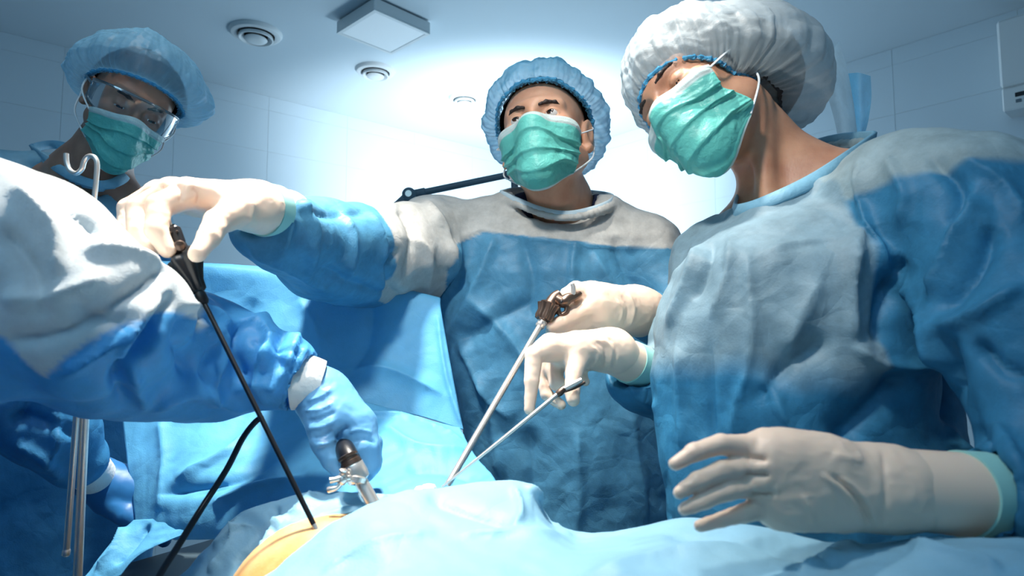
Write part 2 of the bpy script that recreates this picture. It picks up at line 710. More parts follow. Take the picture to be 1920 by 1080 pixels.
def cloth(name, rgb, rgb2=None, transl=0.25, rough=0.5, crinkle=0.5, cscale=9, fibre=0.3, seethrough=0.0, mottling=0.10, sheen=0.0):
    """Non-woven polypropylene: fibre speckle, crinkle relief, light coming through."""
    m, nt, out = base_mat(name)
    lk = nt.links.new
    tc = N_(nt, 'ShaderNodeTexCoord')
    colr = None
    if rgb2 is not None:
        at = N_(nt, 'ShaderNodeAttribute', attribute_name='panel')
        mx = N_(nt, 'ShaderNodeMix', data_type='RGBA')
        mx.inputs[6].default_value = lin(rgb)
        mx.inputs[7].default_value = lin(rgb2)
        lk(at.outputs['Fac'], mx.inputs[0])
        colr = mx.outputs[2]
    n = N_(nt, 'ShaderNodeTexNoise')
    n.inputs['Scale'].default_value = 26
    n.inputs['Detail'].default_value = 6
    n.inputs['Roughness'].default_value = 0.7
    lk(tc.outputs['Object'], n.inputs['Vector'])
    ramp = N_(nt, 'ShaderNodeMapRange')
    ramp.inputs['From Min'].default_value = 0.3
    ramp.inputs['From Max'].default_value = 0.7
    ramp.inputs['To Min'].default_value = 1 - mottling
    ramp.inputs['To Max'].default_value = 1 + mottling
    lk(n.outputs['Fac'], ramp.inputs['Value'])
    mul = N_(nt, 'ShaderNodeMix', data_type='RGBA', blend_type='MULTIPLY')
    mul.inputs[0].default_value = 1
    if colr:
        lk(colr, mul.inputs[6])
    else:
        mul.inputs[6].default_value = lin(rgb)
    lk(ramp.outputs[0], mul.inputs[7])
    # relief
    fb = N_(nt, 'ShaderNodeTexNoise')
    fb.inputs['Scale'].default_value = 420
    fb.inputs['Detail'].default_value = 3
    lk(tc.outputs['Object'], fb.inputs['Vector'])
    b1 = N_(nt, 'ShaderNodeBump')
    b1.inputs['Strength'].default_value = fibre
    b1.inputs['Distance'].default_value = 0.001
    lk(fb.outputs['Fac'], b1.inputs['Height'])
    wn = N_(nt, 'ShaderNodeTexNoise')
    wn.inputs['Scale'].default_value = cscale
    wn.inputs['Detail'].default_value = 3
    lk(tc.outputs['Object'], wn.inputs['Vector'])
    av = N_(nt, 'ShaderNodeVectorMath', operation='ADD')
    sc = N_(nt, 'ShaderNodeVectorMath', operation='SCALE')
    sc.inputs['Scale'].default_value = 0.10
    lk(wn.outputs['Color'], sc.inputs[0])
    lk(tc.outputs['Object'], av.inputs[0])
    lk(sc.outputs[0], av.inputs[1])
    vo = N_(nt, 'ShaderNodeTexVoronoi', feature='DISTANCE_TO_EDGE')
    vo.inputs['Scale'].default_value = cscale
    lk(av.outputs[0], vo.inputs['Vector'])
    vo2 = N_(nt, 'ShaderNodeTexVoronoi', feature='DISTANCE_TO_EDGE')
    vo2.inputs['Scale'].default_value = cscale * 2.7
    lk(av.outputs[0], vo2.inputs['Vector'])
    mn = N_(nt, 'ShaderNodeMath', operation='MULTIPLY_ADD')
    mn.inputs[1].default_value = 0.35
    lk(vo2.outputs['Distance'], mn.inputs[0])
    lk(vo.outputs['Distance'], mn.inputs[2])
    b2 = N_(nt, 'ShaderNodeBump')
    b2.inputs['Strength'].default_value = crinkle
    b2.inputs['Distance'].default_value = 0.022
    lk(mn.outputs[0], b2.inputs['Height'])
    lk(b1.outputs[0], b2.inputs['Normal'])
    pb = N_(nt, 'ShaderNodeBsdfPrincipled')
    pb.inputs['Roughness'].default_value = rough
    pb.inputs['Specular IOR Level'].default_value = 0.35
    pb.inputs['Sheen Weight'].default_value = sheen
    lk(mul.outputs[2], pb.inputs['Base Color'])
    lk(b2.outputs[0], pb.inputs['Normal'])
    tr = N_(nt, 'ShaderNodeBsdfTranslucent')
    lk(mul.outputs[2], tr.inputs['Color'])
    lk(b2.outputs[0], tr.inputs['Normal'])
    ms = N_(nt, 'ShaderNodeMixShader')
    ms.inputs[0].default_value = transl
    lk(pb.outputs[0], ms.inputs[1])
    lk(tr.outputs[0], ms.inputs[2])
    last = ms.outputs[0]
    if seethrough:
        tp = N_(nt, 'ShaderNodeBsdfTransparent')
        lw = N_(nt, 'ShaderNodeLayerWeight')
        lw.inputs['Blend'].default_value = 0.35
        lk(b2.outputs[0], lw.inputs['Normal'])
        mr = N_(nt, 'ShaderNodeMapRange')
        mr.inputs['To Min'].default_value = 1 - seethrough
        mr.inputs['To Max'].default_value = 1.0
        lk(lw.outputs['Facing'], mr.inputs['Value'])
        m2 = N_(nt, 'ShaderNodeMixShader')
        lk(mr.outputs[0], m2.inputs[0])
        lk(tp.outputs[0], m2.inputs[1])
        lk(last, m2.inputs[2])
        last = m2.outputs[0]
    lk(last, out.inputs[0])
    return m


def skin_mat(name, rgb, rgb2):
    m, nt, out = base_mat(name)
    lk = nt.links.new
    tc = N_(nt, 'ShaderNodeTexCoord')
    n = N_(nt, 'ShaderNodeTexNoise')
    n.inputs['Scale'].default_value = 22
    n.inputs['Detail'].default_value = 6
    lk(tc.outputs['Object'], n.inputs['Vector'])
    mx = N_(nt, 'ShaderNodeMix', data_type='RGBA')
    mx.inputs[6].default_value = lin(rgb)
    mx.inputs[7].default_value = lin(rgb2)
    mr = N_(nt, 'ShaderNodeMapRange')
    mr.inputs['From Min'].default_value = .35
    mr.inputs['From Max'].default_value = .65
    lk(n.outputs['Fac'], mr.inputs['Value'])
    lk(mr.outputs[0], mx.inputs[0])
    p = N_(nt, 'ShaderNodeBsdfPrincipled')
    lk(mx.outputs[2], p.inputs['Base Color'])
    p.inputs['Roughness'].default_value = 0.48
    p.inputs['Subsurface Weight'].default_value = 0.25
    p.inputs['Subsurface Radius'].default_value = (0.012, 0.004, 0.002)
    n2 = N_(nt, 'ShaderNodeTexNoise')
    n2.inputs['Scale'].default_value = 330
    n2.inputs['Detail'].default_value = 4
    lk(tc.outputs['Object'], n2.inputs['Vector'])
    bp = N_(nt, 'ShaderNodeBump')
    bp.inputs['Strength'].default_value = 0.25
    bp.inputs['Distance'].default_value = 0.0012
    lk(n2.outputs['Fac'], bp.inputs['Height'])
    lk(bp.outputs[0], p.inputs['Normal'])
    lk(p.outputs[0], out.inputs[0])
    return m


def clear_mat(name, tint=(0.93, 0.97, 1.0), gloss=0.10):
    m, nt, out = base_mat(name)
    lk = nt.links.new
    tp = N_(nt, 'ShaderNodeBsdfTransparent')
    tp.inputs[0].default_value = tint + (1,)
    gl = N_(nt, 'ShaderNodeBsdfGlossy')
    gl.inputs['Roughness'].default_value = 0.08
    fr = N_(nt, 'ShaderNodeFresnel')
    fr.inputs['IOR'].default_value = 1.5
    ad = N_(nt, 'ShaderNodeMath', operation='ADD')
    ad.inputs[1].default_value = gloss
    lk(fr.outputs[0], ad.inputs[0])
    ms = N_(nt, 'ShaderNodeMixShader')
    lk(ad.outputs[0], ms.inputs[0])
    lk(tp.outputs[0], ms.inputs[1])
    lk(gl.outputs[0], ms.inputs[2])
    lk(ms.outputs[0], out.inputs[0])
    return m


M_gown = cloth('gown_fabric', (82, 146, 182), (196, 196, 192), 0.22, 0.5, 0.3, 8, mottling=0.2)  # strong mottling puts grey-white glints and backlight into the colour
M_gown_w = cloth('woman_gown_fabric', (58, 132, 172), (166, 184, 186), 0.2, 0.55, 0.3, 9, mottling=0.2)  # mottling raised here too, painting glints and backlight into the blue
M_gown_a = cloth('assistant_gown_fabric', (84, 168, 226), (216, 222, 222), 0.22, 0.5, 0.3, 7)
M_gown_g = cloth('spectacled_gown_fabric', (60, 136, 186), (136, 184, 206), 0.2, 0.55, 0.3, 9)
M_drape = cloth('drape_fabric', (104, 188, 232), None, 0.25, 0.55, 0.30, 6, mottling=0.06)
M_drape_front = cloth('front_drape_fabric', (152, 202, 226), None, 0.25, 0.5, 0.30, 6, mottling=0.05)
M_collar = cloth('collar_fabric', (128, 180, 205), None, 0.1, 0.55, 0.1, 20)
M_cap = cloth('cap_fabric', (146, 204, 232), None, 0.45, 0.38, 0.4, 9, 0.35, seethrough=0.62)
M_cap_b = cloth('blue_cap_fabric', (120, 206, 240), None, 0.45, 0.38, 0.4, 9, 0.35, seethrough=0.50)
M_cap_w = cloth('white_cap_fabric', (206, 220, 226), None, 0.45, 0.42, 0.4, 8, 0.35, seethrough=0.40)
M_elastic = cloth('elastic_fabric', (84, 172, 216), None, 0.2, 0.6, 0.3, 30)
M_mask = cloth('mask_fabric', (112, 208, 198), (218, 236, 236), 0.3, 0.4, 0.15, 22, 0.35, mottling=0.05)
M_white = simple('white_loop', (225, 230, 232), 0.6)
M_knit = simple('knit_cuff', (232, 234, 232), 0.8, 0, 0.05, 90, 0.6, 120)
M_glove = simple('latex_glove', (240, 212, 190), 0.42, 0, 0.05, 14, 0.10, 60, 0.45, sub=0.15)
M_glove_b = simple('blue_nitrile_glove', (106, 168, 214), 0.4, 0, 0.05, 14, 0.12, 70, 0.5)
M_skin = skin_mat('fair_skin', (222, 172, 142), (204, 148, 118))
M_skin_w = skin_mat('woman_skin', (200, 150, 120), (176, 124, 98))
M_skin_g = skin_mat('olive_skin', (176, 132, 110), (150, 108, 90))
M_belly = skin_mat('disinfected_skin', (234, 190, 134), (216, 158, 92))
M_hair = simple('dark_hair', (44, 32, 28), 0.6, 0, 0.4, 60, 0.8, 160)
M_eyew = simple('eye_white', (205, 200, 196), 0.2)
M_iris = simple('iris_brown', (62, 40, 28), 0.2)
M_pupil = simple('pupil_black', (8, 8, 9), 0.1)
M_navy = simple('navy_scrub', (14, 28, 62), 0.85, 0, 0.2, 60, 0.3, 300)
M_steel = simple('polished_steel', (226, 218, 210), 0.30, 0.8, 0.08, 40)
M_steel2 = simple('brushed_instrument', (104, 86, 76), 0.32, 0.8, 0.1, 60)
M_black = simple('black_plastic', (16, 17, 22), 0.38, 0, 0.1, 60)
M_white_plastic = simple('white_plastic', (214, 220, 222), 0.45)
M_wall = simple('white_wall_tile', (196, 211, 220), 0.28, 0, 0.02, 6, 0.04, 6)
M_grout = simple('tile_joint', (192, 202, 206), 0.8)
M_ceil = simple('painted_ceiling', (202, 216, 224), 0.75, 0, 0.02, 3, 0.05, 40)
M_floor = simple('vinyl_floor', (74, 108, 128), 0.4, 0, 0.2, 14, 0.03, 30)
M_greyarm = simple('grey_enamel', (96, 112, 122), 0.4)
M_pad = simple('grey_table_pad', (78, 98, 108), 0.6)
M_clear = clear_mat('clear_visor', (0.94, 0.97, 1.0), 0.0)
M_cleared = clear_mat('clear_plastic_edge', (0.80, 0.88, 0.93), 0.22)
M_shoe = simple('white_clog', (200, 204, 206), 0.5)
M_slot = simple('dark_slot', (12, 20, 28), 0.5)

# ------------------------------------------------------------------ the room
H = 2.6
CORNER = np.array([0.18, 5.06])
DL = np.array([1.19, 1.0]) / math.hypot(1.19, 1.0)      # along the left rear wall, away from the camera
DR = np.array([-0.86, 1.0]) / math.hypot(0.86, 1.0)     # along the right rear wall, away from the camera
TW, TH = 0.5, 0.25


def tiled_wall(name, D, length, side):
    """A wall that starts in the corner and runs towards the camera side, tiled with 500 x 250 mm tiles."""
    ang = math.atan2(-D[1], -D[0])
    n2 = np.array([-D[1], D[0]]) * side                 # into the wall, away from the room
    c = CORNER - D * length / 2 + n2 * 0.0515
    w = MB()
    w.box((c[0], c[1], H / 2 - .02), (length, 0.1, H + .2), R=np.array(Matrix.Rotation(ang, 3, 'Z')))
    wo = structure(w.build(name, M_grout, None, smooth=False))
    proto = MB().box((0, 0, 0), (TW - 0.0020, 0.012, TH - 0.0020), bev=0.0006)
    me = None
    rows = int(math.ceil(H / TH))
    cols_ = int(length // TW)
    for r in range(rows):
        z1 = H - .085 - (r - 1) * TH
        z = z1 - TH / 2
        if z < 0.05:
            continue
        for k in range(cols_):
            q = CORNER - D * (0.12 + TW * (k + .5)) + n2 * 0.006
            if me is None:
                o = new_obj('tile', np.array(proto.V), proto.F, M_wall, False)
                me = o.data
            else:
                o = bpy.data.objects.new('tile', me)
                col.objects.link(o)
            o.parent = wo
            top = min(z + TH / 2, H - .001)
            hh = top - (z - TH / 2)
            if hh < 0.02:
                bpy.data.objects.remove(o)
                continue
            o.scale = (1, 1, hh / TH)
            o.location = (q[0], q[1], top - hh / 2)
            o.rotation_euler = (0, 0, ang)
    return wo


tiled_wall('wall_left', DL, 5.2, 1)
tiled_wall('wall_right', DR, 4.6, -1)
a = CORNER - DL * 5.2
b = CORNER - DR * 4.6
for nm, p0, p1 in (('wall_back', np.array([a[0], a[1]]), np.array([-2.6, -1.8])), ('wall_side', np.array([b[0], b[1]]), np.array([2.6, -1.8])),
                   ('wall_front', np.array([-2.6, -1.8]), np.array([2.6, -1.8]))):
    d = p1 - p0
    ln = np.linalg.norm(d)
    if nm != 'wall_front':
        out_ = np.array([d[1], -d[0]]) / ln
        if out_[0] * (1 if nm == 'wall_side' else -1) < 0:
            out_ = -out_
    else:
        out_ = np.array([0, -1.0])
    c = (p0 + p1) / 2 + out_ * .06
    structure(MB().box((c[0], c[1], H / 2 - .02), (ln + .2, .1, H + .2), R=np.array(Matrix.Rotation(math.atan2(d[1], d[0]), 3, 'Z'))).build(nm, M_wall, None, False))
structure(MB().box((0, 1.8, -0.05), (8.4, 7.6, 0.1)).build('floor', M_floor, None, False))
structure(MB().box((0, 1.8, H + 0.05), (8.4, 7.6, 0.1)).build('ceiling', M_ceil, None, False))

# round ceiling air valves
for i, (px, py, rr, lab) in enumerate(((480, 60, .118, 'round white ceiling air valve above the goggled man, largest of the row'),
                                       (704, 131, .105, 'round white ceiling air valve just below the square light panel'),
                                       (871, 183, .095, 'round white ceiling air valve beside the central surgeon\'s cap'),
                                       (1113, 262, .085, 'small far ceiling air valve peeking out behind the central surgeon\'s ear'))):
    c = PZ(px, py, H)
    if i == 3:
        c = PZ(1118, 292, H) if False else c
    t = thing('ceiling_vent', lab, 'vent', (c[0], c[1], H), 'round air valves in the ceiling')
    up, dn = np.array([c[0], c[1], H]), np.array([c[0], c[1], H - 0.05])
    MB().lathe(up, dn, [(0, rr), (.10, rr), (.34, rr * .93), (.42, rr * .80), (.36, rr * .72), (.05, rr * .70), (0.0, rr * .70)], 48).build('outer_ring', M_white_plastic, t)
    MB().lathe(up, dn, [(0, rr * .60), (.01, rr * .60), (.012, rr * .1), (.013, 0.001)], 32).build('throat', M_slot, t)
    MB().lathe(up, dn, [(.40, rr * .44), (.48, rr * .46), (.74, rr * .62), (.70, rr * .66), (.42, rr * .64), (.40, rr * .60)], 48).build('middle_ring', M_white_plastic, t)
    MB().lathe(up, dn, [(.1, rr * .05), (.55, rr * .06), (.62, rr * .40), (.74, rr * .44), (.84, rr * .40), (.92, rr * .22), (.94, 0.001)], 40).build('centre_disc', M_white_plastic, t)

# square light panel, off
c = PZ(719, 62, H - .06)
cA, cB, cC = PZ(691, 22, H - .05), PZ(783, 62, H - .05), PZ(657, 70, H - .05)
ang = math.atan2(cB[1] - cA[1], cB[0] - cA[0])
R = np.array(Matrix.Rotation(ang, 3, 'Z'))
S_ = 0.30
t = thing('light_panel', 'square white surface-mounted ceiling light panel, switched off', 'ceiling light', (c[0], c[1], H))
MB().box((c[0], c[1], H - .004), (S_ * .8, S_ * .8, .008), R).build('mounting_plate', M_slot, t, False)
MB().box((c[0], c[1], H - .034), (S_, S_, .052), R, .004).build('housing', M_white_plastic, t, False)
MB().box((c[0], c[1], H - .061), (S_ * .88, S_ * .88, .004), R, .001).build('diffuser', simple('opal_diffuser', (232, 236, 238), 0.3), t, False)
fr = MB()
for sx, sy, w_, h_ in ((0, .47, 1, .06), (0, -.47, 1, .06), (.47, 0, .06, .88), (-.47, 0, .06, .88)):
    q = np.array([sx * S_, sy * S_, 0]) @ R.T
    fr.box((c[0] + q[0], c[1] + q[1], H - .0615), (w_ * S_, h_ * S_, .006), R, .001)
fr.build('bezel', M_white_plastic, t, False)
sl = MB()
for k in (-1, 0, 1):
    q = np.array([k * .028, S_ / 2 + .0005, 0]) @ R.T
    sl.box((c[0] + q[0], c[1] + q[1], H - .028), (.016, .002, .007), R)
sl.build('vent_slots', M_slot, t, False)

# wall-mounted white unit, right wall
ww = CORNER - DR * 2.72
ang = math.atan2(DR[1], DR[0])
R = np.array(Matrix.Rotation(ang, 3, 'Z'))
n_in = np.array([-DR[1], DR[0]])
if n_in @ (np.array([0, 0]) - ww) < 0:
    n_in = -n_in
c = np.array([2.145, 2.43])
s_ = (c - CORNER) @ DR
base = CORNER + DR * s_
c3 = base + n_in * .085
t = thing('wall_unit', 'white box-shaped device mounted high on the right tiled wall', 'wall device', (c3[0], c3[1], 2.18))
MB().box((c3[0], c3[1], 2.36), (.40, .17, .29), R, .010).build('housing', M_white_plastic, t, False)
MB().box((c3[0], c3[1], 2.165), (.40, .13, .10), R, .006).build('lower_panel', M_white_plastic, t, False)
q = c3 + n_in * .066
qq = q + DR * .13
MB().box((qq[0], qq[1], 2.175), (.05, .004, .018), R, .001).build('display', M_slot, t, False)
qq = q + DR * .145
MB().box((qq[0], qq[1], 2.148), (.018, .004, .014), R, .001).build('button', M_greyarm, t, False)

# grey jointed arm behind the central surgeon
t = thing('equipment_arm', 'grey jointed metal arm of a stand behind the central surgeon\'s shoulder', 'stand', (P(735, 380, 1.75)[0], 1.75, 0.02))
Y = 1.75
jA, jB = P(768, 366, Y), P(958, 327, Y)
MB().tube([jA + (jB - jA) * .03, jB], mpp(Y) * 6.5, 16, 1).build('boom', M_greyarm, t)
MB().lathe(jA + (jB - jA) * .02, jA + (jB - jA) * .16, [(0, .011), (.05, .0125), (.95, .0125), (1, .0105)], 16).build('boom_sleeve', M_greyarm, t)
MB().lathe(jB + (jA - jB) * .06, jB + (jB - jA) * .06, [(0, .0105), (.1, .013), (.9, .013), (1, .011)], 16).build('end_socket', M_greyarm, t)
MB().lathe(jA + np.array([0, -.018, 0]), jA + np.array([0, .018, 0]), [(0, .012), (.1, .019), (.9, .019), (1, .012)], 24).build('elbow_joint', M_greyarm, t)
MB().lathe(jA + np.array([0, -.022, 0]), jA + np.array([0, -.016, 0]), [(0, .009), (1, .010)], 20).build('joint_cap', M_steel, t)
MB().lathe(jB + np.array([.010, -.016, -.012]), jB + np.array([.010, .016, -.012]), [(0, .012), (1, .012)], 20).build('end_joint', M_black, t)
jC = P(700, 430, Y)
MB().tube([jA, jC], [.014, .016], 14, 1).build('lower_arm', M_greyarm, t)
MB().tube([jC, np.array([jC[0], Y, .06])], .018, 14, 1).build('column', M_greyarm, t)
jD = P(966, 420, Y)
MB().tube([jB + np.array([.01, 0, -.012]), jD], .010, 12, 1).build('hanging_rod', M_greyarm, t)
MB().lathe((jC[0], Y, 0), (jC[0], Y, .07), [(0, .20), (.3, .20), (.6, .06), (1, .03)], 28).build('foot', M_greyarm, t)
t.location = (jC[0], Y, 0)
for ch in t.children:
    ch.location = -t.location

# ------------------------------------------------------------------ people: heads, masks, caps


def head_field(S=1.0, sleepy=0.0, fem=0.0, jaw=1.0, ear=1.0):
    k = S
    pr = []
    j = 1 - .10 * fem
    pr.append((ell((0, .018, .038), (.0765, .097, .082)), 0))
    pr.append((ell((0, -.026, -.028), (.060 * j, .064, .088)), .03))
    for s in (-1, 1):
        pr.append((rc((s * .050 * j * jaw, .004, -.052), (s * .018 * jaw, -.066, -.100), .021, .016), .025))
        pr.append((sph((s * .041, -.062, -.020), .022), .022))
        pr.append((rc((s * .010, -.085, .024), (s * .044, -.066, .026), .0095, .008), .016))
    pr.append((sph((0, -.076, -.100), .018), .02))
    pr.append((rc((0, -.082, .020), (0, -.106, -.024), .0070, .0095), .012))
    pr.append((sph((0, -.107, -.029), .0105), .008))
    for s in (-1, 1):
        pr.append((sph((s * .0125, -.097, -.034), .0085), .008))
    pr.append((rc((-.018, -.088, -.060), (.018, -.088, -.060), .006), .014))
    pr.append((rc((-.015, -.087, -.074), (.015, -.087, -.074), .007), .014))
    for s in (-1, 1):
        pr.append((ell((s * .032, -.100, .001), (.020, .018, .0135)), .012, 'sub'))
        ec = np.array((s * .0315, -.0735, .001))
        pr.append((sph(ec, .0150), .003))
        op = .0068 * (1 - sleepy) + .0002
        pr.append((ell((s * .0315, -.092, .000 - .004 * sleepy), (.0130, .020, op)), .0015, 'sub'))
        Re = rot(-s * 18, 0, s * 8)
        if ear < .5:            # ears pressed flat under the cap
            pr.append((ell((s * .074, .014, -.002), (.006, .016, .026), Re), .006))
            continue
        pr.append((ell((s * .080, .014, -.004), (.0075, .019, .032), Re), .006))
        pr.append((ell((s * .0865, .009, .002), (.0045, .010, .017), Re), .004, 'sub'))
        pr.append((sph((s * .080, .010, -.032), .0085), .006))
    f = union(pr)

    def g(p):
        return f(p / k) * k
    return g


def hull_field(S=1.0):
    f = union([(ell((0, .018, .038), (.078, .097, .082)), 0), (ell((0, -.026, -.028), (.064, .066, .090)), .03),
               (rc((-.040, -.01, -.055), (0, -.082, -.104), .026, .024), .03), (rc((.040, -.01, -.055), (0, -.082, -.104), .026, .024), .03),
               (sph((0, -.108, -.030), .012), .05), (sph((0, -.098, -.07), .012), .04), (sph((-.045, -.06, -.02), .022), .03), (sph((.045, -.06, -.02), .022), .03)])

    def g(p):
        return f(p / S) * S - .003
    return g


class Head:
    def __init__(s, pos, yaw, pitch, roll, S=1.0):
        s.o = np.array(pos, float)
        s.R = rot(yaw, pitch, roll)
        s.S = S

    def w(s, p):
        return np.asarray(p, float) @ s.R.T * 1.0 + s.o

    def l(s, p):
        return (np.asarray(p, float) - s.o) @ s.R


def eyes(h, parent, gaze, lid):
    """eyeball with iris and pupil, one mesh each eye"""
    for sx in (-1, 1):
        c = np.array((sx * .0315, -.0735, .001)) * h.S
        r = .0136 * h.S
        g = np.array(gaze, float)
        g /= np.linalg.norm(g)
        prof, fm = [], []
        angs = [0, 8, 16, 24, 30, 36, 50, 70, 90, 120, 150, 178]
        x = np.cross(g, (0, 0, 1))
        x /= np.linalg.norm(x)
        y = np.cross(g, x)
        V, F, FM = [], [], []
        n = 20
        for a_ in angs:
            a2 = math.radians(a_)
            for k in range(n):
                t_ = 2 * math.pi * k / n
                V.append(c + r * (g * math.cos(a2) + math.sin(a2) * (x * math.cos(t_) + y * math.sin(t_))))
        for i in range(len(angs) - 1):
            for k in range(n):
                j2 = (k + 1) % n
                F.append((i * n + k, i * n + j2, i * n + n + j2, i * n + n + k))
                FM.append(2 if angs[i] < 16 else (1 if angs[i] < 30 else 0))
        V = h.w(np.array(V))
        F = np.array(F)
        o = new_obj('eyeball', V, F, [M_eyew, M_iris, M_pupil], True, face_mat=FM)
        put(o, parent)


def eyebrows(h, parent, mat, th=1.0, lift=0):
    for s in (-1, 1):
        pts = [((s * .014, -.0925, .019 + lift), .0028 * th), ((s * .026, -.0890, .0235 + lift), .0034 * th), ((s * .040, -.0795, .0250 + lift), .0028 * th), ((s * .050, -.0690, .020 + lift), .0012)]
        f = chain([(np.array(a_) * h.S, r_ * h.S) for a_, r_ in pts], .004)

        def g(p):
            return f(p) + .0007 * noise(p, 500, 3)
        a0 = np.array([a_[0] for a_ in pts]) * h.S
        V, Q = mesh_sdf(g, a0.min(0) - .01, a0.max(0) + .01, .0014)
        o = new_obj('eyebrow', h.w(V), Q, mat)
        put(o, parent)


def mask(h, parent, um=68, drop=0.0, seed=0, band=(0.0, .10), side_e=(22, -36), top_e=30, bot_e=-50, side=(1, 1, 1, 1, 1), lx=.087):
    nu, nv = 130, 90
    u = np.linspace(-1, 1, nu)[None, :].repeat(nv, 0)
    v = np.linspace(0, 1, nv)[:, None].repeat(nu, 1)
    psi = np.radians(um) * u * (1 + (np.interp(v, (0, .35, .6, .78, 1), side) - 1) * np.abs(u) ** 1.5)
    au = np.abs(u)
    et = top_e + (side_e[0] - top_e) * au ** 1.2
    eb = bot_e + (side_e[1] - bot_e) * au ** 2.0
    e = np.radians(et + (eb - et) * v)
    D = np.stack([np.sin(psi) * np.cos(e), -np.cos(psi) * np.cos(e), np.sin(e)], -1).reshape(-1, 3)
    O = np.array([0, -.012, -.052]) * h.S
    f = hull_field(h.S)
    t = np.full(len(D), .22)
    for _ in range(40):
        t -= f(O + D * t[:, None]) * .85
    V = O + D * t[:, None]
    Q = grid_quads(nu, nv)
    V = relax(V, Q, 3, .5)
    N = normals(V, Q)
    if (N * D).sum(1).mean() < 0:
        Q = Q[:, ::-1].copy()
        N = -N
    uu, vv = u.ravel(), v.ravel()
    d = np.zeros(len(V))
    for k, c in enumerate((.30, .50, .70)):
        cc = c + .05 * noise(np.stack([uu * 2, uu * 0, uu * 0 + k * 9.], 1), 1, seed + 3) + .05 * (1 - np.abs(uu)) * (c - .5)
        x = vv - cc
        amp = .0078 * (0.40 + .60 * np.abs(uu) ** .8)
        d += amp * np.where(x < 0, np.exp(x / .11), np.exp(-x / .012))
    q3 = np.stack([uu * 1.2, vv * 3, uu * 0 + seed], 1)
    d += .0022 * facets(q3, .9, seed + 20)
    d += .0009 * facets(q3, 3.2, seed + 21)
    edge = np.minimum(np.minimum(1 - np.abs(uu), vv), 1 - vv)
    d *= np.clip(edge / .06, 0.15, 1)
    d += .0012 * ((vv < .10) | (vv > .93) | (np.abs(uu) > .95))
    V = V + N * d[:, None]
    pan = np.clip((band[1] - vv) / .012, 0, 1)
    pan = np.maximum(pan, np.clip((vv - .955) / .01, 0, 1))
    # stitch rows, printed/embossed dots
    st = ((np.abs(vv - .045) < .006) | (np.abs(vv - .075) < .006)) & ((np.arange(len(vv)) % 2) == 0)
    pan = np.where(st, .55, pan)
    o = new_obj('surgical_mask', h.w(V), Q, M_mask, attrs={'panel': pan})
    put(o, parent)
    G = V.reshape(nv, nu, 3)
    for j2, s in ((2, -1), (nu - 3, 1)):
        tp, bt = G[5, j2], G[nv - 6, j2]
        er = np.array((s * lx, .030, .018)) * h.S
        el = np.array((s * lx, .028, -.026)) * h.S
        mid1 = (tp + er) / 2 + np.array((s * .012, 0, 0))
        mid2 = (bt + el) / 2 + np.array((s * .014, 0, 0))
        pts = [h.w(q) for q in (tp, mid1, er, el + np.array((s * .0, .006, .01)), el, mid2, bt)]
        lp = MB().tube(pts, .0016, 6, 5).build('ear_loop', M_white, o)
    return o


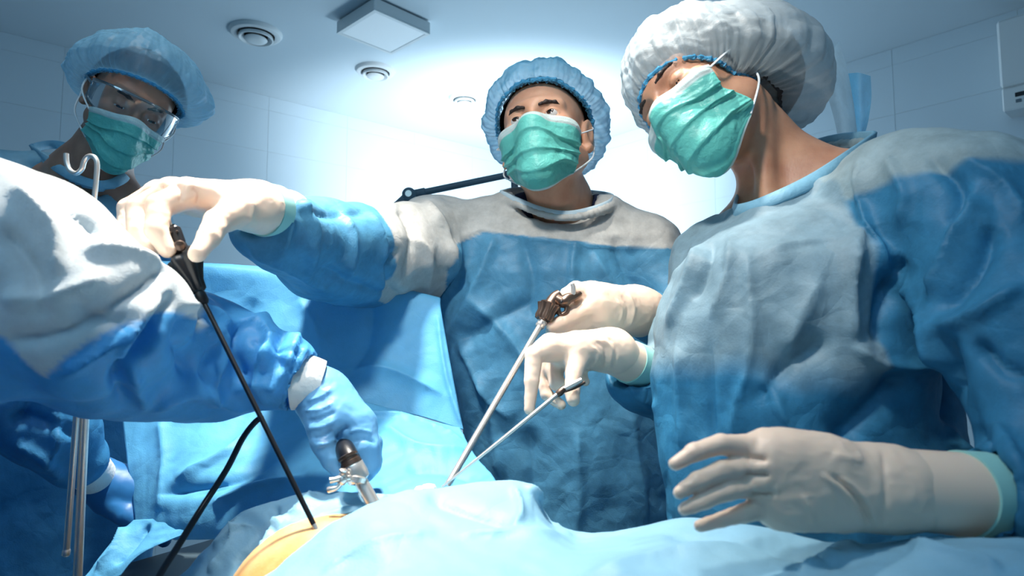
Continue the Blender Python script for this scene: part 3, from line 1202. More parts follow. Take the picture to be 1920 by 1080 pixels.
def cap(h, parent, mat, tilt=29, puff=.026, bulge=None, rim=97, seed=0, c=(0, .02, .040), wrinkle=1.0, hair=True, rim_low=0.0, front=0.0):
    nu, nv = 300, 110
    th = np.linspace(0, 2 * np.pi, nu, endpoint=False)[None, :].repeat(nv, 0)
    s = np.linspace(0.0, 1, nv)[:, None].repeat(nu, 1)
    sb = np.minimum(s / .93, 1)
    rimv = rim + rim_low * np.clip(-np.cos(th), 0, 1) + front * np.clip(np.cos(th), 0, 1)
    phi = np.radians(rimv) * sb
    phi = np.maximum(phi, .012)
    A = np.array([0, math.sin(math.radians(tilt)), math.cos(math.radians(tilt))])
    X = np.array([1.0, 0, 0])
    Yv = np.cross(A, X)
    Yv = Yv if Yv[1] < 0 else -Yv          # towards the face
    d = (np.cos(phi)[..., None] * A + np.sin(phi)[..., None] * (np.cos(th)[..., None] * Yv + np.sin(th)[..., None] * X)).reshape(-1, 3)
    C = np.array(c)
    er = np.array((.081, .103, .086))
    cen = np.array((0, .018, .038)) - C
    # ray from C to head ellipsoid
    aa = (d * d / er ** 2).sum(1)
    bb = -2 * (d * cen / er ** 2).sum(1)
    c0 = (cen * cen / er ** 2).sum() - 1
    r0 = (-bb + np.sqrt(np.maximum(bb * bb - 4 * aa * c0, 0))) / (2 * aa)
    sbf, thf, sf = sb.ravel(), th.ravel(), s.ravel()
    prof = np.sin(np.clip(sbf, 0, 1) * np.pi * .5 + .25)
    near = np.clip((1 - sbf) / .16, 0, 1) ** .55
    pf = puff * (0.55 + .6 * sbf) * near
    r = r0 + pf + .003
    if bulge:
        for bd, amt, pw in bulge:
            bd = np.array(bd, float)
            bd /= np.linalg.norm(bd)
            r += amt * np.clip(d @ bd, 0, 1) ** pw * near
    # gathers radiating from the elastic
    q = np.stack([np.cos(thf), np.sin(thf), sbf * .55], 1)
    qr = np.stack([np.cos(thf), np.sin(thf), sbf * .22], 1)
    g1 = crumple(qr, 5.0, seed + 1)
    g2 = crumple(qr, 11, seed + 2)
    k = np.clip(sbf, 0, 1) ** 1.2
    big = facets(d, 1.7, seed + 4)
    fine = facets(d, 5.0, seed + 5)
    r += wrinkle * near ** .4 * (.0060 * g1 * k + .0030 * g2 * k ** 2 + .0055 * big * (1 - .4 * k) + .0012 * fine)
    # gathers running up from the elastic
    gz = np.exp(-((sf - .90) / .09) ** 2) * (sf < .95)
    r += gz * .0022 * np.abs(np.sin(thf * 33 + 2.5 * np.sin(thf * 3 + seed))) * (1 + .5 * np.sin(thf * 7))
    # elastic frill
    fr = np.clip((sf - .93) / .07, 0, 1)
    r += fr * (.0045 + .0035 * np.sin(thf * 74 + 3 * np.sin(thf * 5)) + .002 * np.sin(thf * 41))
    r += np.clip(1 - np.abs(sf - .90) / .05, 0, 1) * .0016 * np.sin(thf * 74)
    V = C + d * r[:, None]
    V[:, 2] -= fr * .004
    V = V * h.S
    Q = grid_quads(nu, nv, True)
    N = normals(V, Q)
    if (N * d).sum(1).mean() < 0:
        Q = Q[:, ::-1].copy()
    o = new_obj('bouffant_cap', h.w(V), Q, mat)
    put(o, parent)
    # gathered elastic band inside the hem
    G = V.reshape(nv, nu, 3)
    i = int(nv * .925)
    pts = G[i]
    m = MB()
    ring = np.concatenate([pts[::2], pts[:1]])
    rad = .0036 + .0013 * np.sin(np.arange(len(ring)) * 2.1)
    m.tube([h.w(q_) for q_ in ring], rad, 6, 1, cap=False)
    m.build('elastic_band', M_elastic, o)
    if hair:
        nu2, nv2 = 96, 50
        sel_i = np.linspace(0, int(nv * .955), nv2).astype(int)
        # hair follows the skull
        th2 = np.linspace(0, 2 * np.pi, nu2, endpoint=False)[None, :].repeat(nv2, 0)
        s2 = np.linspace(0, 1, nv2)[:, None].repeat(nu2, 1)
        ph2 = np.radians((rim - 3) + (rim_low) * np.clip(-np.cos(th2), 0, 1) + front * np.clip(np.cos(th2), 0, 1)) * s2
        ph2 = np.maximum(ph2, .01)
        d2 = (np.cos(ph2)[..., None] * A + np.sin(ph2)[..., None] * (np.cos(th2)[..., None] * Yv + np.sin(th2)[..., None] * X)).reshape(-1, 3)
        aa = (d2 * d2 / er ** 2).sum(1)
        bb = -2 * (d2 * cen / er ** 2).sum(1)
        rr = (-bb + np.sqrt(np.maximum(bb * bb - 4 * aa * c0, 0))) / (2 * aa)
        rr += -.001 + .0022 * noise(np.stack([th2.ravel() * 14, s2.ravel() * 3, s2.ravel() * 0], 1), 1, 7)
        if bulge:
            for bd, amt, pw in bulge:
                bd = np.array(bd, float)
                bd /= np.linalg.norm(bd)
                rr += .72 * amt * np.clip(d2 @ bd, 0, 1) ** pw
        V2 = (C + d2 * rr[:, None]) * h.S
        Q2 = grid_quads(nu2, nv2, True)
        N2 = normals(V2, Q2)
        if (N2 * d2).sum(1).mean() < 0:
            Q2 = Q2[:, ::-1].copy()
        ho = new_obj('hair', h.w(V2), Q2, M_hair)
        put(ho, parent)
    return o


def body(h, parent, mat, neck, sleepy=0, fem=0, res=.0026, jaw=1.0, ear=1.0):
    """head, neck and upper chest as one continuous skin"""
    hf = head_field(h.S, sleepy, fem, jaw, ear)
    nf = [(rc(a_, b_, ra, rb), k_) for a_, b_, ra, rb, k_ in neck]

    def f(p):
        d = hf(h.l(p))
        for fn, k_ in nf:
            d = smin(d, fn(p), k_)
        return d
    pts = np.array([h.o] + [n_[1] for n_ in neck])
    lo = np.minimum(pts.min(0) - .11, h.o - .16)
    hi = np.maximum(pts.max(0) + .11, h.o + .15)
    V, Q = mesh_sdf(f, lo, hi, res)
    o = new_obj('body', V, Q, mat)
    put(o, parent)
    return o


def trousers_shoes(parent, cx, cy, ztop, yaw=0):
    """scrub trousers and clogs, hidden under the gown but standing on the floor"""
    R_ = rot(yaw)

    def w(x, y, z):
        v = R_ @ np.array([x, y, 0])
        return np.array([cx + v[0], cy + v[1], z])
    fs = []
    for s in (-1, 1):
        fs += [(rc(w(s * .09, 0, ztop), w(s * .10, -.01, .50), .088, .066), .02), (rc(w(s * .10, -.01, .50), w(s * .105, .01, .12), .066, .062), .02)]
    f = union(fs)
    V, Q = mesh_sdf(lambda p: smax(f(p), .07 - p[:, 2], .005) + .004 * crumple(p, 9, 4), (cx - .24, cy - .24, .03), (cx + .24, cy + .24, ztop + .1), .014)
    put(new_obj('scrub_trousers', V, Q, M_navy), parent)
    for s in (-1, 1):
        sf = union([(rc(w(s * .105, .05, .045), w(s * .115, -.14, .040), .042, .040), .01), (rc(w(s * .105, .05, .075), w(s * .108, -.04, .065), .040, .036), .02)])
        V, Q = mesh_sdf(lambda p: smax(sf(p), -p[:, 2] + .001, .002), w(s * .11, -.05, .06) - np.array([.2, .2, .08]), w(s * .11, -.05, .06) + np.array([.2, .2, .12]), .008)
        put(new_obj('clog', V, Q, M_shoe), parent)


def neck_edge(fs, cpts, r=.005):
    q = smooth_poly(np.array(cpts), 3) - np.array([0, 0, .008])
    fs.append((union([rc(a_, b_, r) for a_, b_ in zip(q[:-1], q[1:])], 0), .018))


def collar(parent, pts, width=.016, th=.004, mat=None, name='neck_binding'):
    """binding ribbon along the neckline; pts 3D ordered, ribbon stands up/out by width"""
    q = smooth_poly(np.array(pts), 8)
    n = len(q)
    T = np.gradient(q, axis=0)
    T /= L(T)[:, None]
    up = np.array([0, 0, 1.0])
    c = q.mean(0)
    outv = q - c
    outv[:, 2] = 0
    outv /= L(outv)[:, None] + 1e-9
    side = np.cross(T, outv)
    side /= L(side)[:, None] + 1e-9
    side[side[:, 2] < 0] *= -1
    side = side * .80 + outv * -.20
    side /= L(side)[:, None]
    V, F = [], []
    nn = np.cross(T, side)
    for i in range(n):
        for a_, b_ in ((-.5, -1), (.5, -1), (.6, 0), (.5, 1), (-.5, 1), (-.6, 0)):
            V.append(q[i] + side[i] * a_ * width + nn[i] * b_ * th / 2)
    for i in range(n - 1):
        for k in range(6):
            j2 = (k + 1) % 6
            F.append((i * 6 + k, i * 6 + j2, i * 6 + 6 + j2, i * 6 + 6 + k))
    F.append((5, 4, 3, 2, 1, 0))
    F.append(tuple((n - 1) * 6 + k for k in range(6)))
    V = np.array(V)
    o = new_obj(name, V, F, mat or M_collar)
    put(o, parent)
    return o


def gown_mesh(name, parent, f, lo, hi, res, mat, strokes=(), crump=(.006, 5.5), crump2=(.0022, 13), panel=None, seed=0, wf=None, stretch=None, fold_gain=1.7):
    V, Q = mesh_sdf(f, lo, hi, res)
    N = normals(V, Q)
    w = 1.0 if wf is None else wf(V)
    V0 = V
    d = crump[0] * (facets(V, crump[1] * .5, seed) + .25 * crumple(V, crump[1] * .4, seed + 3)) + crump2[0] * (1.25 * facets(V, crump2[1] * .7, seed + 40) + .5 * facets(V, crump2[1] * 1.3, seed + 60))
    V = V + N * (d * w)[:, None]
    V = relax(V, Q, 1, .2)
    V = folds(V, normals(V, Q), [(q_[0], q_[1] * .95, q_[2] * fold_gain) + tuple(q_[3:]) for q_ in strokes], Q)
    V = relax(V, Q, 1, .2)
    at = None
    if panel is not None:
        at = {'panel': panel(V0)}
    o = new_obj(name, V, Q, mat, attrs=at)
    put(o, parent)
    return o


def hand(name, parent, palm, fingers, mat, res=.0022, k_palm=.012, k_f=.006, wr=.0006, seed=0, cuts=(), wrinkles=()):
    """palm: list of (a, b, ra, rb) in metres; fingers: list of chains [(px,py,Y,r_px)...]"""
    pr = []
    allp = []
    for a_, b_, ra, rb in palm:
        pr.append((rc(a_, b_, ra, rb), k_palm))
        allp += [a_, b_]
    for fg in fingers:
        pts = [(P(q[0], q[1], q[2]), q[3] * mpp(q[2])) for q in fg]
        allp += [q[0] for q in pts]
        ch = chain(pts, .002)
        pr.append((ch, k_f))
    f0 = union(pr)

    def f(p):
        return f0(p)
    A_ = np.array(allp)
    V, Q = mesh_sdf(f, A_.min(0) - .05, A_.max(0) + .05, res)
    N = normals(V, Q)
    V = V + N * (wr * crumple(V, 70, seed) + wr * .8 * noise(V, 24, seed + 1))[:, None]
    if wrinkles:
        V = folds(V, normals(V, Q), [(q_[0], q_[1], q_[2] * 1.7) for q_ in wrinkles])
    o = new_obj(name, V, Q, mat)
    if parent:
        put(o, parent)
    return o


def pp(px, py, Y, rpx):
    return (P(px, py, Y), rpx * mpp(Y))


def pc(a_, b_):
    """palm bone from two (px,py,Y,rpx)"""
    A_, ra = pp(*a_)
    B_, rb = pp(*b_)
    return (A_, B_, ra, rb)


def prc(a_, b_, k=None):
    A_, ra = pp(*a_)
    B_, rb = pp(*b_)
    f = rc(A_, B_, ra, rb)
    return f if k is None else (f, k)

# ================================================================== the central surgeon
Y0 = 1.33
t = thing('person', 'standing surgeon in blue cap and turquoise mask, looking up with one arm stretched out', 'person', (P(1030, 500, Y0)[0], Y0, 0))
S1 = t
h = Head(P(1021, 261, 1.27), -15, -10, -7.4, 1.08)
nb = P(1050, 372, 1.33)
body(h, t, M_skin, [(h.w((0, .028, -.075)), nb, .060, .066, .02), (h.w((0, -.01, -.085)), P(1040, 372, 1.27), .040, .050, .02),
                    (nb + np.array([-.02, .01, -.05]), nb + np.array([-.12, .03, -.09]), .06, .04, .03), (nb + np.array([.02, .01, -.05]), nb + np.array([.12, .03, -.09]), .06, .04, .03)], jaw=1.1, fem=-.3)
eyes(h, t, (-.12, -1, .28), 0)
eyebrows(h, t, M_hair, 1.0, -.002)
mask(h, t, 66, seed=5, band=(0, .115), top_e=27, side_e=(18, -40), bot_e=-53)
cap(h, t, M_cap_b, tilt=27, puff=.028, rim=95, seed=10, rim_low=14, front=4, bulge=[((-1, .1, -.5), .022, 3), ((1, .3, -.6), .020, 3), ((0, .2, 1), .006, 2)])
# navy undershirt
f = union([(rc(nb + np.array([-.07, .0, -.020]), nb + np.array([.07, .0, -.028]), .030), 0), (rc(nb + np.array([-.09, 0, -.05]), nb + np.array([.09, 0, -.05]), .05), .03)])
hole = rc(nb + np.array([0, -.012, .06]), nb + np.array([0, -.04, -.03]), .085, .060)
V, Q = mesh_sdf(lambda p: smax(f(p), -hole(p), .004), nb - .19, nb + .12, .005)
put(new_obj('undershirt', V, Q, M_navy), t)

rows = secpx([(425, 850, 1190, Y0, .080), (455, 815, 1245, Y0, .100), (520, 818, 1240, Y0, .120), (600, 822, 1238, Y0, .128), (700, 835, 1245, Y0, .130),
              (800, 868, 1255, Y0, .132), (900, 880, 1262, Y0, .134), (1000, 885, 1270, Y0, .136), (1300, 870, 1290, Y0, .14)])
zb = .42
rows.append((zb, rows[-1][1], rows[-1][2], .25, .17))
fs = [(sections(rows), 0),
      prc((950, 428, Y0, 52), (820, 442, Y0, 74), .04), prc((1120, 425, Y0, 48), (1205, 462, Y0, 62), .04), prc((930, 420, Y0, 44), (1130, 420, Y0, 44), .04),
      prc((815, 458, Y0, 84), (700, 482, 1.17, 96), .03), prc((700, 482, 1.17, 96), (600, 470, 1.00, 90), .02), prc((600, 470, 1.0, 90), (505, 428, .845, 70), .02),
      prc((1215, 475, Y0, 62), (1300, 640, 1.24, 62), .03), prc((1300, 640, 1.24, 62), (1215, 592, 1.10, 44), .02),
      ]
hole = rc(P(1045, 330, 1.31), P(1045, 372, 1.30), .093, .083)
fs.append((hole, .006, 'sub'))
cuffcut = rc(P(470, 395, .79), P(400, 370, .74), .034, .05)
fs.append((cuffcut, .006, 'sub'))
cpts = [P(*q) for q in ((938, 362, 1.30), (965, 374, 1.26), (1010, 392, 1.225), (1060, 401, 1.215), (1110, 393, 1.23), (1146, 378, 1.27), (1140, 366, 1.36), (1060, 358, 1.40), (975, 356, 1.38), (938, 362, 1.30))]
neck_edge(fs, cpts)
fg = union(fs)
str_s = [
    # sleeve of the stretched arm
    ([(560, 372), (585, 430), (575, 520)], 10, 9, 1), ([(520, 370), (545, 420), (520, 490)], 9, 8, -1), ([(640, 392), (660, 450), (650, 540)], 9, 7, 1),
    ([(690, 395), (720, 470), (712, 560)], 8, 9, -1), ([(745, 380), (775, 440), (760, 540)], 10, -8), ([(790, 375), (830, 430), (835, 520)], 9, 9, 1),
    ([(470, 470), (540, 500), (620, 545)], 9, 7), ([(600, 500), (680, 540), (760, 560)], 10, -7), ([(770, 440), (800, 480), (790, 560)], 9, 8, 1),
    ([(560, 400), (620, 405), (690, 400)], 8, -5), ([(750, 470), (720, 500), (745, 560)], 8, -8), ([(800, 560), (830, 520), (850, 450)], 10, 10, 1),
    # chest and belly
    ([(860, 455), (850, 520), (825, 600)], 12, 10, -1), ([(930, 440), (900, 520), (840, 640)], 14, 9), ([(980, 450), (1000, 530), (990, 600)], 14, -7),
    ([(1000, 560), (930, 600), (860, 640)], 15, -9), ([(860, 640), (900, 720), (960, 790)], 14, 9, 1), ([(880, 560), (960, 640), (1010, 720)], 14, 8),
    ([(1080, 450), (1070, 500), (1075, 560)], 8, 7, 1), ([(1150, 440), (1180, 520), (1230, 570)], 14, -8), ([(1110, 470), (1150, 540), (1200, 590)], 10, 7),
    ([(900, 700), (930, 800), (940, 900)], 14, 8), ([(1080, 800), (1085, 900), (1084, 990)], 5, 6, 1), ([(990, 800), (1000, 900), (995, 990)], 18, -8),
    ([(1180, 760), (1190, 860), (1210, 980)], 16, 9), ([(845, 470), (900, 432), (1000, 448), (1120, 462), (1240, 466)], 4, 3, 1),
]
SEAM = np.array([P(*q) for q in ((700, 560, 1.10), (720, 578, 1.12), (760, 577, 1.15), (812, 552, 1.20), (842, 462, 1.22), (905, 431, 1.22), (1000, 445, 1.22), (1120, 459, 1.22), (1245, 466, 1.24), (1330, 470, 1.30))])
SLV = np.array([P(*q) for q in ((684, 380, 1.12), (722, 440, 1.10), (735, 500, 1.09), (712, 560, 1.10))])


def panel_s(V):
    """pale yoke and upper sleeve above the gown's seam"""
    zs = np.interp(V[:, 0], SEAM[:, 0], SEAM[:, 2])
    p = np.clip((V[:, 2] - zs) / .003, 0, 1)
    xl = np.interp(V[:, 2], SLV[::-1, 2], SLV[::-1, 0])
    xl2 = xl - (V[:, 1] - 1.10) * .30
    return p * np.clip((V[:, 0] - xl2) / .003, 0, 1)


gown_mesh('surgical_gown', t, fg, (-.66, .66, .40), (.50, 1.56, 1.48), .0048, M_gown, str_s, (.0075, 6.5), (.0028, 15), panel_s, 3)
collar(t, cpts, .011, .004, simple('pale_binding', (176, 198, 210), .7))
tz = zb + .08
trousers_shoes(t, P(1060, 500, Y0)[0], Y0, tz)

# right glove, stretched out over the drape
F = [
    [(352, 366, .720, 27), (300, 386, .695, 24), (293, 432, .68, 21), (314, 468, .68, 16)],
    [(322, 362, .735, 27), (262, 392, .725, 23), (258, 434, .71, 19), (283, 470, .705, 15)],
    [(300, 364, .765, 26), (242, 392, .765, 20), (236, 426, .755, 17), (254, 456, .75, 13)],
    [(285, 372, .79, 22), (240, 404, .80, 16), (231, 424, .80, 14), (240, 444, .80, 11)],
    [(452, 394, .745, 33), (408, 416, .715, 25), (391, 446, .69, 21), (370, 476, .672, 17)],
]
PALM = [pc((484, 388, .775, 42), (350, 360, .72, 28)), pc((484, 384, .78, 40), (322, 360, .735, 28)), pc((484, 384, .785, 38), (300, 364, .765, 26)),
        pc((484, 390, .78, 36), (288, 372, .79, 22)), pc((484, 396, .77, 40), (440, 396, .745, 34)), pc((470, 384, .775, 42), (540, 398, .86, 42))]
wr_ = [([(470, 360), (474, 390), (466, 420)], 4, 1.6), ([(358, 352), (372, 366), (368, 385)], 4, -2), ([(300, 350), (322, 356)], 4, -1.5), ([(330, 344), (342, 362), (338, 380)], 5, -2.0)]
hand('right_glove', t, PALM, F, M_glove, .0021, wrinkles=wr_)
MB().tube([P(462, 388, .775), P(478, 390, .785), P(508, 396, .81)], [.0305, .0318, .0330], 40, 6).build('glove_cuff', M_glove, t)
MB().tube([P(494, 393, .797), P(514, 397, .815)], [.0342, .0348], 40, 1).build('knit_cuff', simple('green_tinted_cuff', (150, 205, 200), 0.7), t)

# left glove, gripping the grasper handle
F = [
    [(1110, 560, 1.0, 30), (1080, 545, .985, 18), (1064, 552, .98, 14), (1062, 566, .98, 12)],
    [(1115, 572, .99, 28), (1080, 590, .975, 17), (1052, 605, .965, 14), (1034, 612, .96, 11)],
    [(1120, 592, 1.0, 26), (1085, 607, .985, 16), (1055, 618, .975, 14), (1034, 624, .97, 11)],
    [(1130, 605, 1.01, 22), (1100, 618, 1.0, 15), (1075, 625, .99, 12)],
]
PALM = [pc((1195, 582, 1.08, 42), (1110, 560, 1.0, 34)), pc((1195, 580, 1.08, 42), (1120, 585, 1.0, 36)), pc((1195, 590, 1.08, 38), (1130, 603, 1.01, 28)), pc((1190, 580, 1.07, 43), (1250, 598, 1.13, 42))]
wr_ = [([(1176, 548), (1188, 580), (1178, 615)], 4, 2), ([(1166, 552), (1178, 580), (1170, 612)], 3, -1.5), ([(1155, 560), (1166, 582), (1160, 606)], 3, 1.3), ([(1098, 552), (1092, 566), (1072, 578)], 4, -2)]
hand('left_glove', t, PALM, F, M_glove, .0026, wrinkles=wr_)
MB().tube([P(1198, 585, 1.085), P(1226, 592, 1.11), P(1250, 598, 1.13)], [.0385, .0395, .0400], 36, 4).build('glove_cuff', M_glove, t)

# ================================================================== the woman on the right
YW = .82
t = thing('person', 'masked woman in white bouffant cap looking down, one gloved hand near the drape', 'person', (P(1510, 600, YW)[0], YW, 0))
S2 = t
h = Head(P(1318, 187, .93), -66, 16, -34, 1.02)
nb = P(1490, 350, .93)
body(h, t, M_skin_w, [(h.w((0, .035, -.070)), nb, .050, .054, .02), (h.w((0, .045, -.03)), nb + np.array([.02, .02, 0]), .045, .05, .02),
                      (nb, P(1590, 360, .88), .05, .06, .04), (nb, P(1400, 440, .93), .05, .05, .04), (nb + np.array([.03, 0, -.05]), P(1500, 430, .90), .06, .06, .04),
                      (h.w((.045, .02, -.07)), P(1440, 395, .87), .014, .012, .02)], sleepy=.92, fem=.5, ear=0)
eyes(h, t, (0, -1, -.5), 0)
eyebrows(h, t, M_hair, .8, .002)
mask(h, t, 62, seed=15, band=(0, .13), top_e=26, side_e=(20, -40), bot_e=-55, side=(.85, .82, 1.05, 1.22, 1.0), lx=.070)
cap(h, t, M_cap_w, tilt=24, puff=.012, rim=140, seed=21, rim_low=-10, front=-24, wrinkle=1.15, bulge=[((.25, .9, -.3), .092, 2.2), ((.1, .3, 1), .034, 2), ((1, .2, -.4), .024, 3)])
# loose upright cap tails behind her head
for rws, sd, mt in (([[(1538, 112, 1.0), (1556, 98, 1.005), (1574, 76, 1.01)], [(1548, 170, 1.0), (1568, 150, .99), (1590, 130, 1.02)], [(1565, 230, 1.0), (1582, 214, .99), (1602, 200, 1.02)], [(1578, 285, 1.0), (1592, 280, .995), (1608, 272, 1.01)]], 5, M_cap_w),
                    ([[(1588, 138, 1.03), (1610, 136, 1.05), (1633, 142, 1.03)], [(1590, 190, 1.03), (1612, 195, 1.06), (1632, 200, 1.03)], [(1594, 240, 1.02), (1612, 245, 1.04), (1622, 250, 1.02)], [(1590, 292, 1.0), (1598, 292, 1.0), (1606, 292, 1.0)]], 8, M_cap_b)):
    V, Q = loft(rws, 30, 44)
    V[:, 1] += .004 * facets(V, 14, sd)
    put(new_obj('cap_tail', V, face_cam(V, Q), mt), t)

rows = secpx([(395, 1390, 1750, .85, .070), (430, 1330, 1800, .84, .100), (500, 1262, 1800, .82, .125), (600, 1232, 1790, .82, .135), (700, 1228, 1780, .82, .135),
              (800, 1240, 1770, .82, .130), (900, 1258, 1770, .82, .130), (1000, 1268, 1790, .82, .130), (1200, 1262, 1840, .82, .14)])
rows.append((.42, rows[-1][1], rows[-1][2] + .03, .22, .115))
fs = [(sections(rows), 0),
      prc((1440, 430, .90, 62), (1335, 492, .93, 68), .04), prc((1335, 492, .93, 68), (1300, 640, .98, 70), .04), prc((1300, 640, .98, 70), (1290, 745, .98, 66), .04), prc((1290, 735, .98, 70), (1196, 708, .935, 62), .02),
      prc((1590, 385, .86, 88), (1700, 372, .76, 108), .05), prc((1700, 372, .76, 108), (1830, 400, .69, 132), .05),
      prc((1830, 410, .69, 132), (1930, 640, .60, 140), .03), prc((1930, 640, .60, 140), (2010, 900, .55, 130), .03), prc((2010, 900, .55, 130), (1880, 935, .53, 104), .03)]
hole = rc(P(1450, 280, .90), P(1490, 372, .90), .115, .092)
hole2 = rc(P(1500, 250, .86), P(1480, 350, .80), .09, .088)
fs.append((hole, .008, 'sub'))
fs.append((rc(P(1120, 652, .86), P(1206, 690, .922), .045, .034), .005, 'sub'))
cut = rc(P(1790, 915, .525), P(1700, 905, .49), .040, .05)
fs.append((cut, .006, 'sub'))
cpts = [P(*q) for q in ((1640, 258, .90), (1600, 290, .85), (1540, 330, .815), (1470, 365, .80), (1400, 392, .83), (1376, 388, .90), (1420, 330, 1.0), (1540, 270, 1.02), (1640, 258, .90))]
neck_edge(fs, cpts)
fg = union(fs)
str_w = [
    ([(1610, 300), (1615, 380), (1640, 460), (1700, 560)], 12, 12, 1), ([(1660, 290), (1700, 360), (1690, 420)], 12, 9, -1), ([(1740, 290), (1800, 350), (1790, 430)], 14, -12),
    ([(1820, 360), (1790, 450), (1750, 560)], 14, 16, 1), ([(1870, 420), (1830, 500), (1760, 590)], 16, -14), ([(1920, 540), (1840, 590), (1760, 620)], 12, 12, -1),
    ([(1620, 420), (1600, 540), (1605, 640)], 14, 12, -1), ([(1690, 480), (1660, 560), (1650, 650)], 16, -16), ([(1600, 650), (1660, 690), (1760, 690)], 9, 14, 1),
    ([(1700, 520), (1740, 600), (1760, 700)], 12, 13, 1), ([(1770, 620), (1790, 720), (1780, 800)], 12, -14), ([(1440, 470), (1520, 455), (1620, 450)], 7, 4, 1),
    ([(1310, 450), (1290, 520), (1250, 620)], 9, 8), ([(1340, 450), (1320, 520), (1300, 560)], 7, -7), ([(1370, 440), (1360, 520), (1330, 600)], 9, 7, 1), ([(1400, 470), (1410, 600), (1400, 700)], 12, 6),
    ([(1270, 640), (1272, 740), (1280, 860)], 8, 6, 1), ([(1330, 640), (1335, 760), (1340, 860)], 7, -6), ([(1400, 690), (1380, 760), (1370, 830)], 12, 9, 1), ([(1430, 700), (1470, 780), (1540, 860)], 16, 10),
    ([(1560, 640), (1480, 680), (1420, 760)], 20, -14), ([(1700, 700), (1640, 760), (1560, 830)], 22, -14), ([(1540, 520), (1500, 600), (1480, 660)], 16, 6),
    ([(1780, 800), (1800, 870), (1850, 930), (1890, 1060)], 8, 14, 1), ([(1830, 800), (1860, 870), (1900, 900)], 10, -10), ([(1770, 820), (1790, 850), (1800, 900)], 6, 8), ([(1870, 790), (1900, 850), (1925, 900)], 10, 10, -1), ([(1850, 960), (1890, 1000), (1900, 1080)], 12, -10),
    ([(1160, 700), (1190, 740), (1230, 770)], 8, 7, 1), ([(1190, 655), (1210, 700), (1225, 760)], 7, -6),
    ([(1830, 640), (1880, 690), (1930, 700)], 12, -11), ([(1800, 300), (1870, 340), (1925, 420)], 14, 9),
]


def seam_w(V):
    """paler chest and shoulder top: bounded in the gown's own metres"""
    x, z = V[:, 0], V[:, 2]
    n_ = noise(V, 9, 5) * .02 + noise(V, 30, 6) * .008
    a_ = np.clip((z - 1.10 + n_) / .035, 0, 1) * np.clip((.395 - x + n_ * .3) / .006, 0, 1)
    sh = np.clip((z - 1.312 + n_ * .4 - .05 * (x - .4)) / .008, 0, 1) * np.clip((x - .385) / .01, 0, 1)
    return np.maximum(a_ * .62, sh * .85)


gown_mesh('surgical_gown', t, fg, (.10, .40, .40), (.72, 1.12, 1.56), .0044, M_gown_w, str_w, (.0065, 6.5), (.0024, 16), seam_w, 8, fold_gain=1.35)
collar(t, cpts, .017, .005)
trousers_shoes(t, P(1540, 500, YW)[0] + .02, YW + .02, .50, -40)

# her right glove, holding the slim forceps
F = [
    [(1030, 652, .84, 25), (1001, 665, .825, 17), (997, 715, .815, 14), (993, 768, .81, 10)],
    [(1085, 660, .845, 28), (1076, 700, .825, 16), (1073, 735, .815, 14.5), (1075, 750, .81, 12)],
    [(1050, 668, .87, 20), (1040, 695, .868, 16), (1044, 718, .86, 14), (1058, 722, .855, 11)],
    [(1030, 672, .88, 18), (1016, 705, .88, 12), (1025, 740, .87, 11), (1052, 759, .86, 10)],
    [(1088, 690, .86, 14), (1092, 708, .855, 10), (1098, 716, .85, 8)],
]
PALM = [pc((1150, 660, .88, 36), (1034, 652, .842, 26)), pc((1150, 655, .88, 36), (1085, 655, .85, 33)), pc((1150, 655, .885, 35), (1060, 662, .865, 26)), pc((1140, 657, .88, 36), (1205, 688, .92, 34))]
wr_ = [([(1118, 640), (1135, 655), (1132, 690)], 3, -1.6), ([(1128, 634), (1146, 655), (1142, 692)], 3, 1.6), ([(1140, 630), (1156, 655), (1150, 694)], 3, -1.6), ([(1110, 650), (1122, 665), (1112, 690)], 3, 1.4)]
hand('right_glove', t, PALM, F, M_glove, .0021, wrinkles=wr_)
MB().tube([P(1150, 664, .885), P(1168, 672, .897), P(1196, 684, .915)], [.0275, .0290, .0300], 36, 4).build('glove_cuff', M_glove, t)
MB().tube([P(1180, 678, .905), P(1200, 687, .92)], [.0310, .0315], 36, 1).build('knit_cuff', MATS['green_tinted_cuff'], t)

# her left glove, near the camera
F = [
    [(1420, 838, .500, 24), (1352, 833, .490, 18.5), (1302, 848, .485, 16.5), (1266, 870, .483, 12)],
    [(1420, 874, .495, 23), (1354, 882, .484, 18.5), (1308, 902, .480, 16.5), (1273, 924, .478, 12.5)],
    [(1425, 910, .495, 22), (1366, 920, .484, 18), (1320, 938, .480, 15.5), (1284, 955, .478, 12)],
    [(1445, 948, .50, 22), (1392, 963, .490, 16.5), (1352, 975, .487, 14), (1312, 986, .485, 11)],
]
PALM = [pc((1660, 905, .515, 58), (1435, 845, .50, 40)), pc((1660, 905, .515, 58), (1425, 876, .495, 34)), pc((1665, 920, .515, 60), (1430, 910, .495, 34)), pc((1660, 925, .515, 60), (1455, 950, .50, 38)),
        pc((1540, 880, .505, 60), (1475, 862, .502, 52)), pc((1560, 920, .51, 62), (1480, 930, .503, 50)), pc((1640, 915, .515, 66), (1820, 928, .525, 74))]
wr_ = [([(1540, 888), (1590, 930), (1620, 985)], 6, 2.2), ([(1556, 890), (1604, 930), (1634, 985)], 5, -2), ([(1575, 893), (1620, 935), (1640, 980)], 5, 1.6), ([(1505, 930), (1520, 960), (1525, 985)], 5, 1.3), ([(1395, 856), (1440, 862)], 5, -2.5),
       ([(1395, 892), (1445, 892)], 5, -2.5), ([(1405, 930), (1455, 928)], 5, -2.5), ([(1560, 850), (1620, 868)], 8, 1.2), ([(1655, 845), (1662, 915), (1655, 990)], 7, -1.4)]
hand('left_glove', t, PALM, F, M_glove, .0017, k_palm=.014, k_f=.0035, wrinkles=wr_)
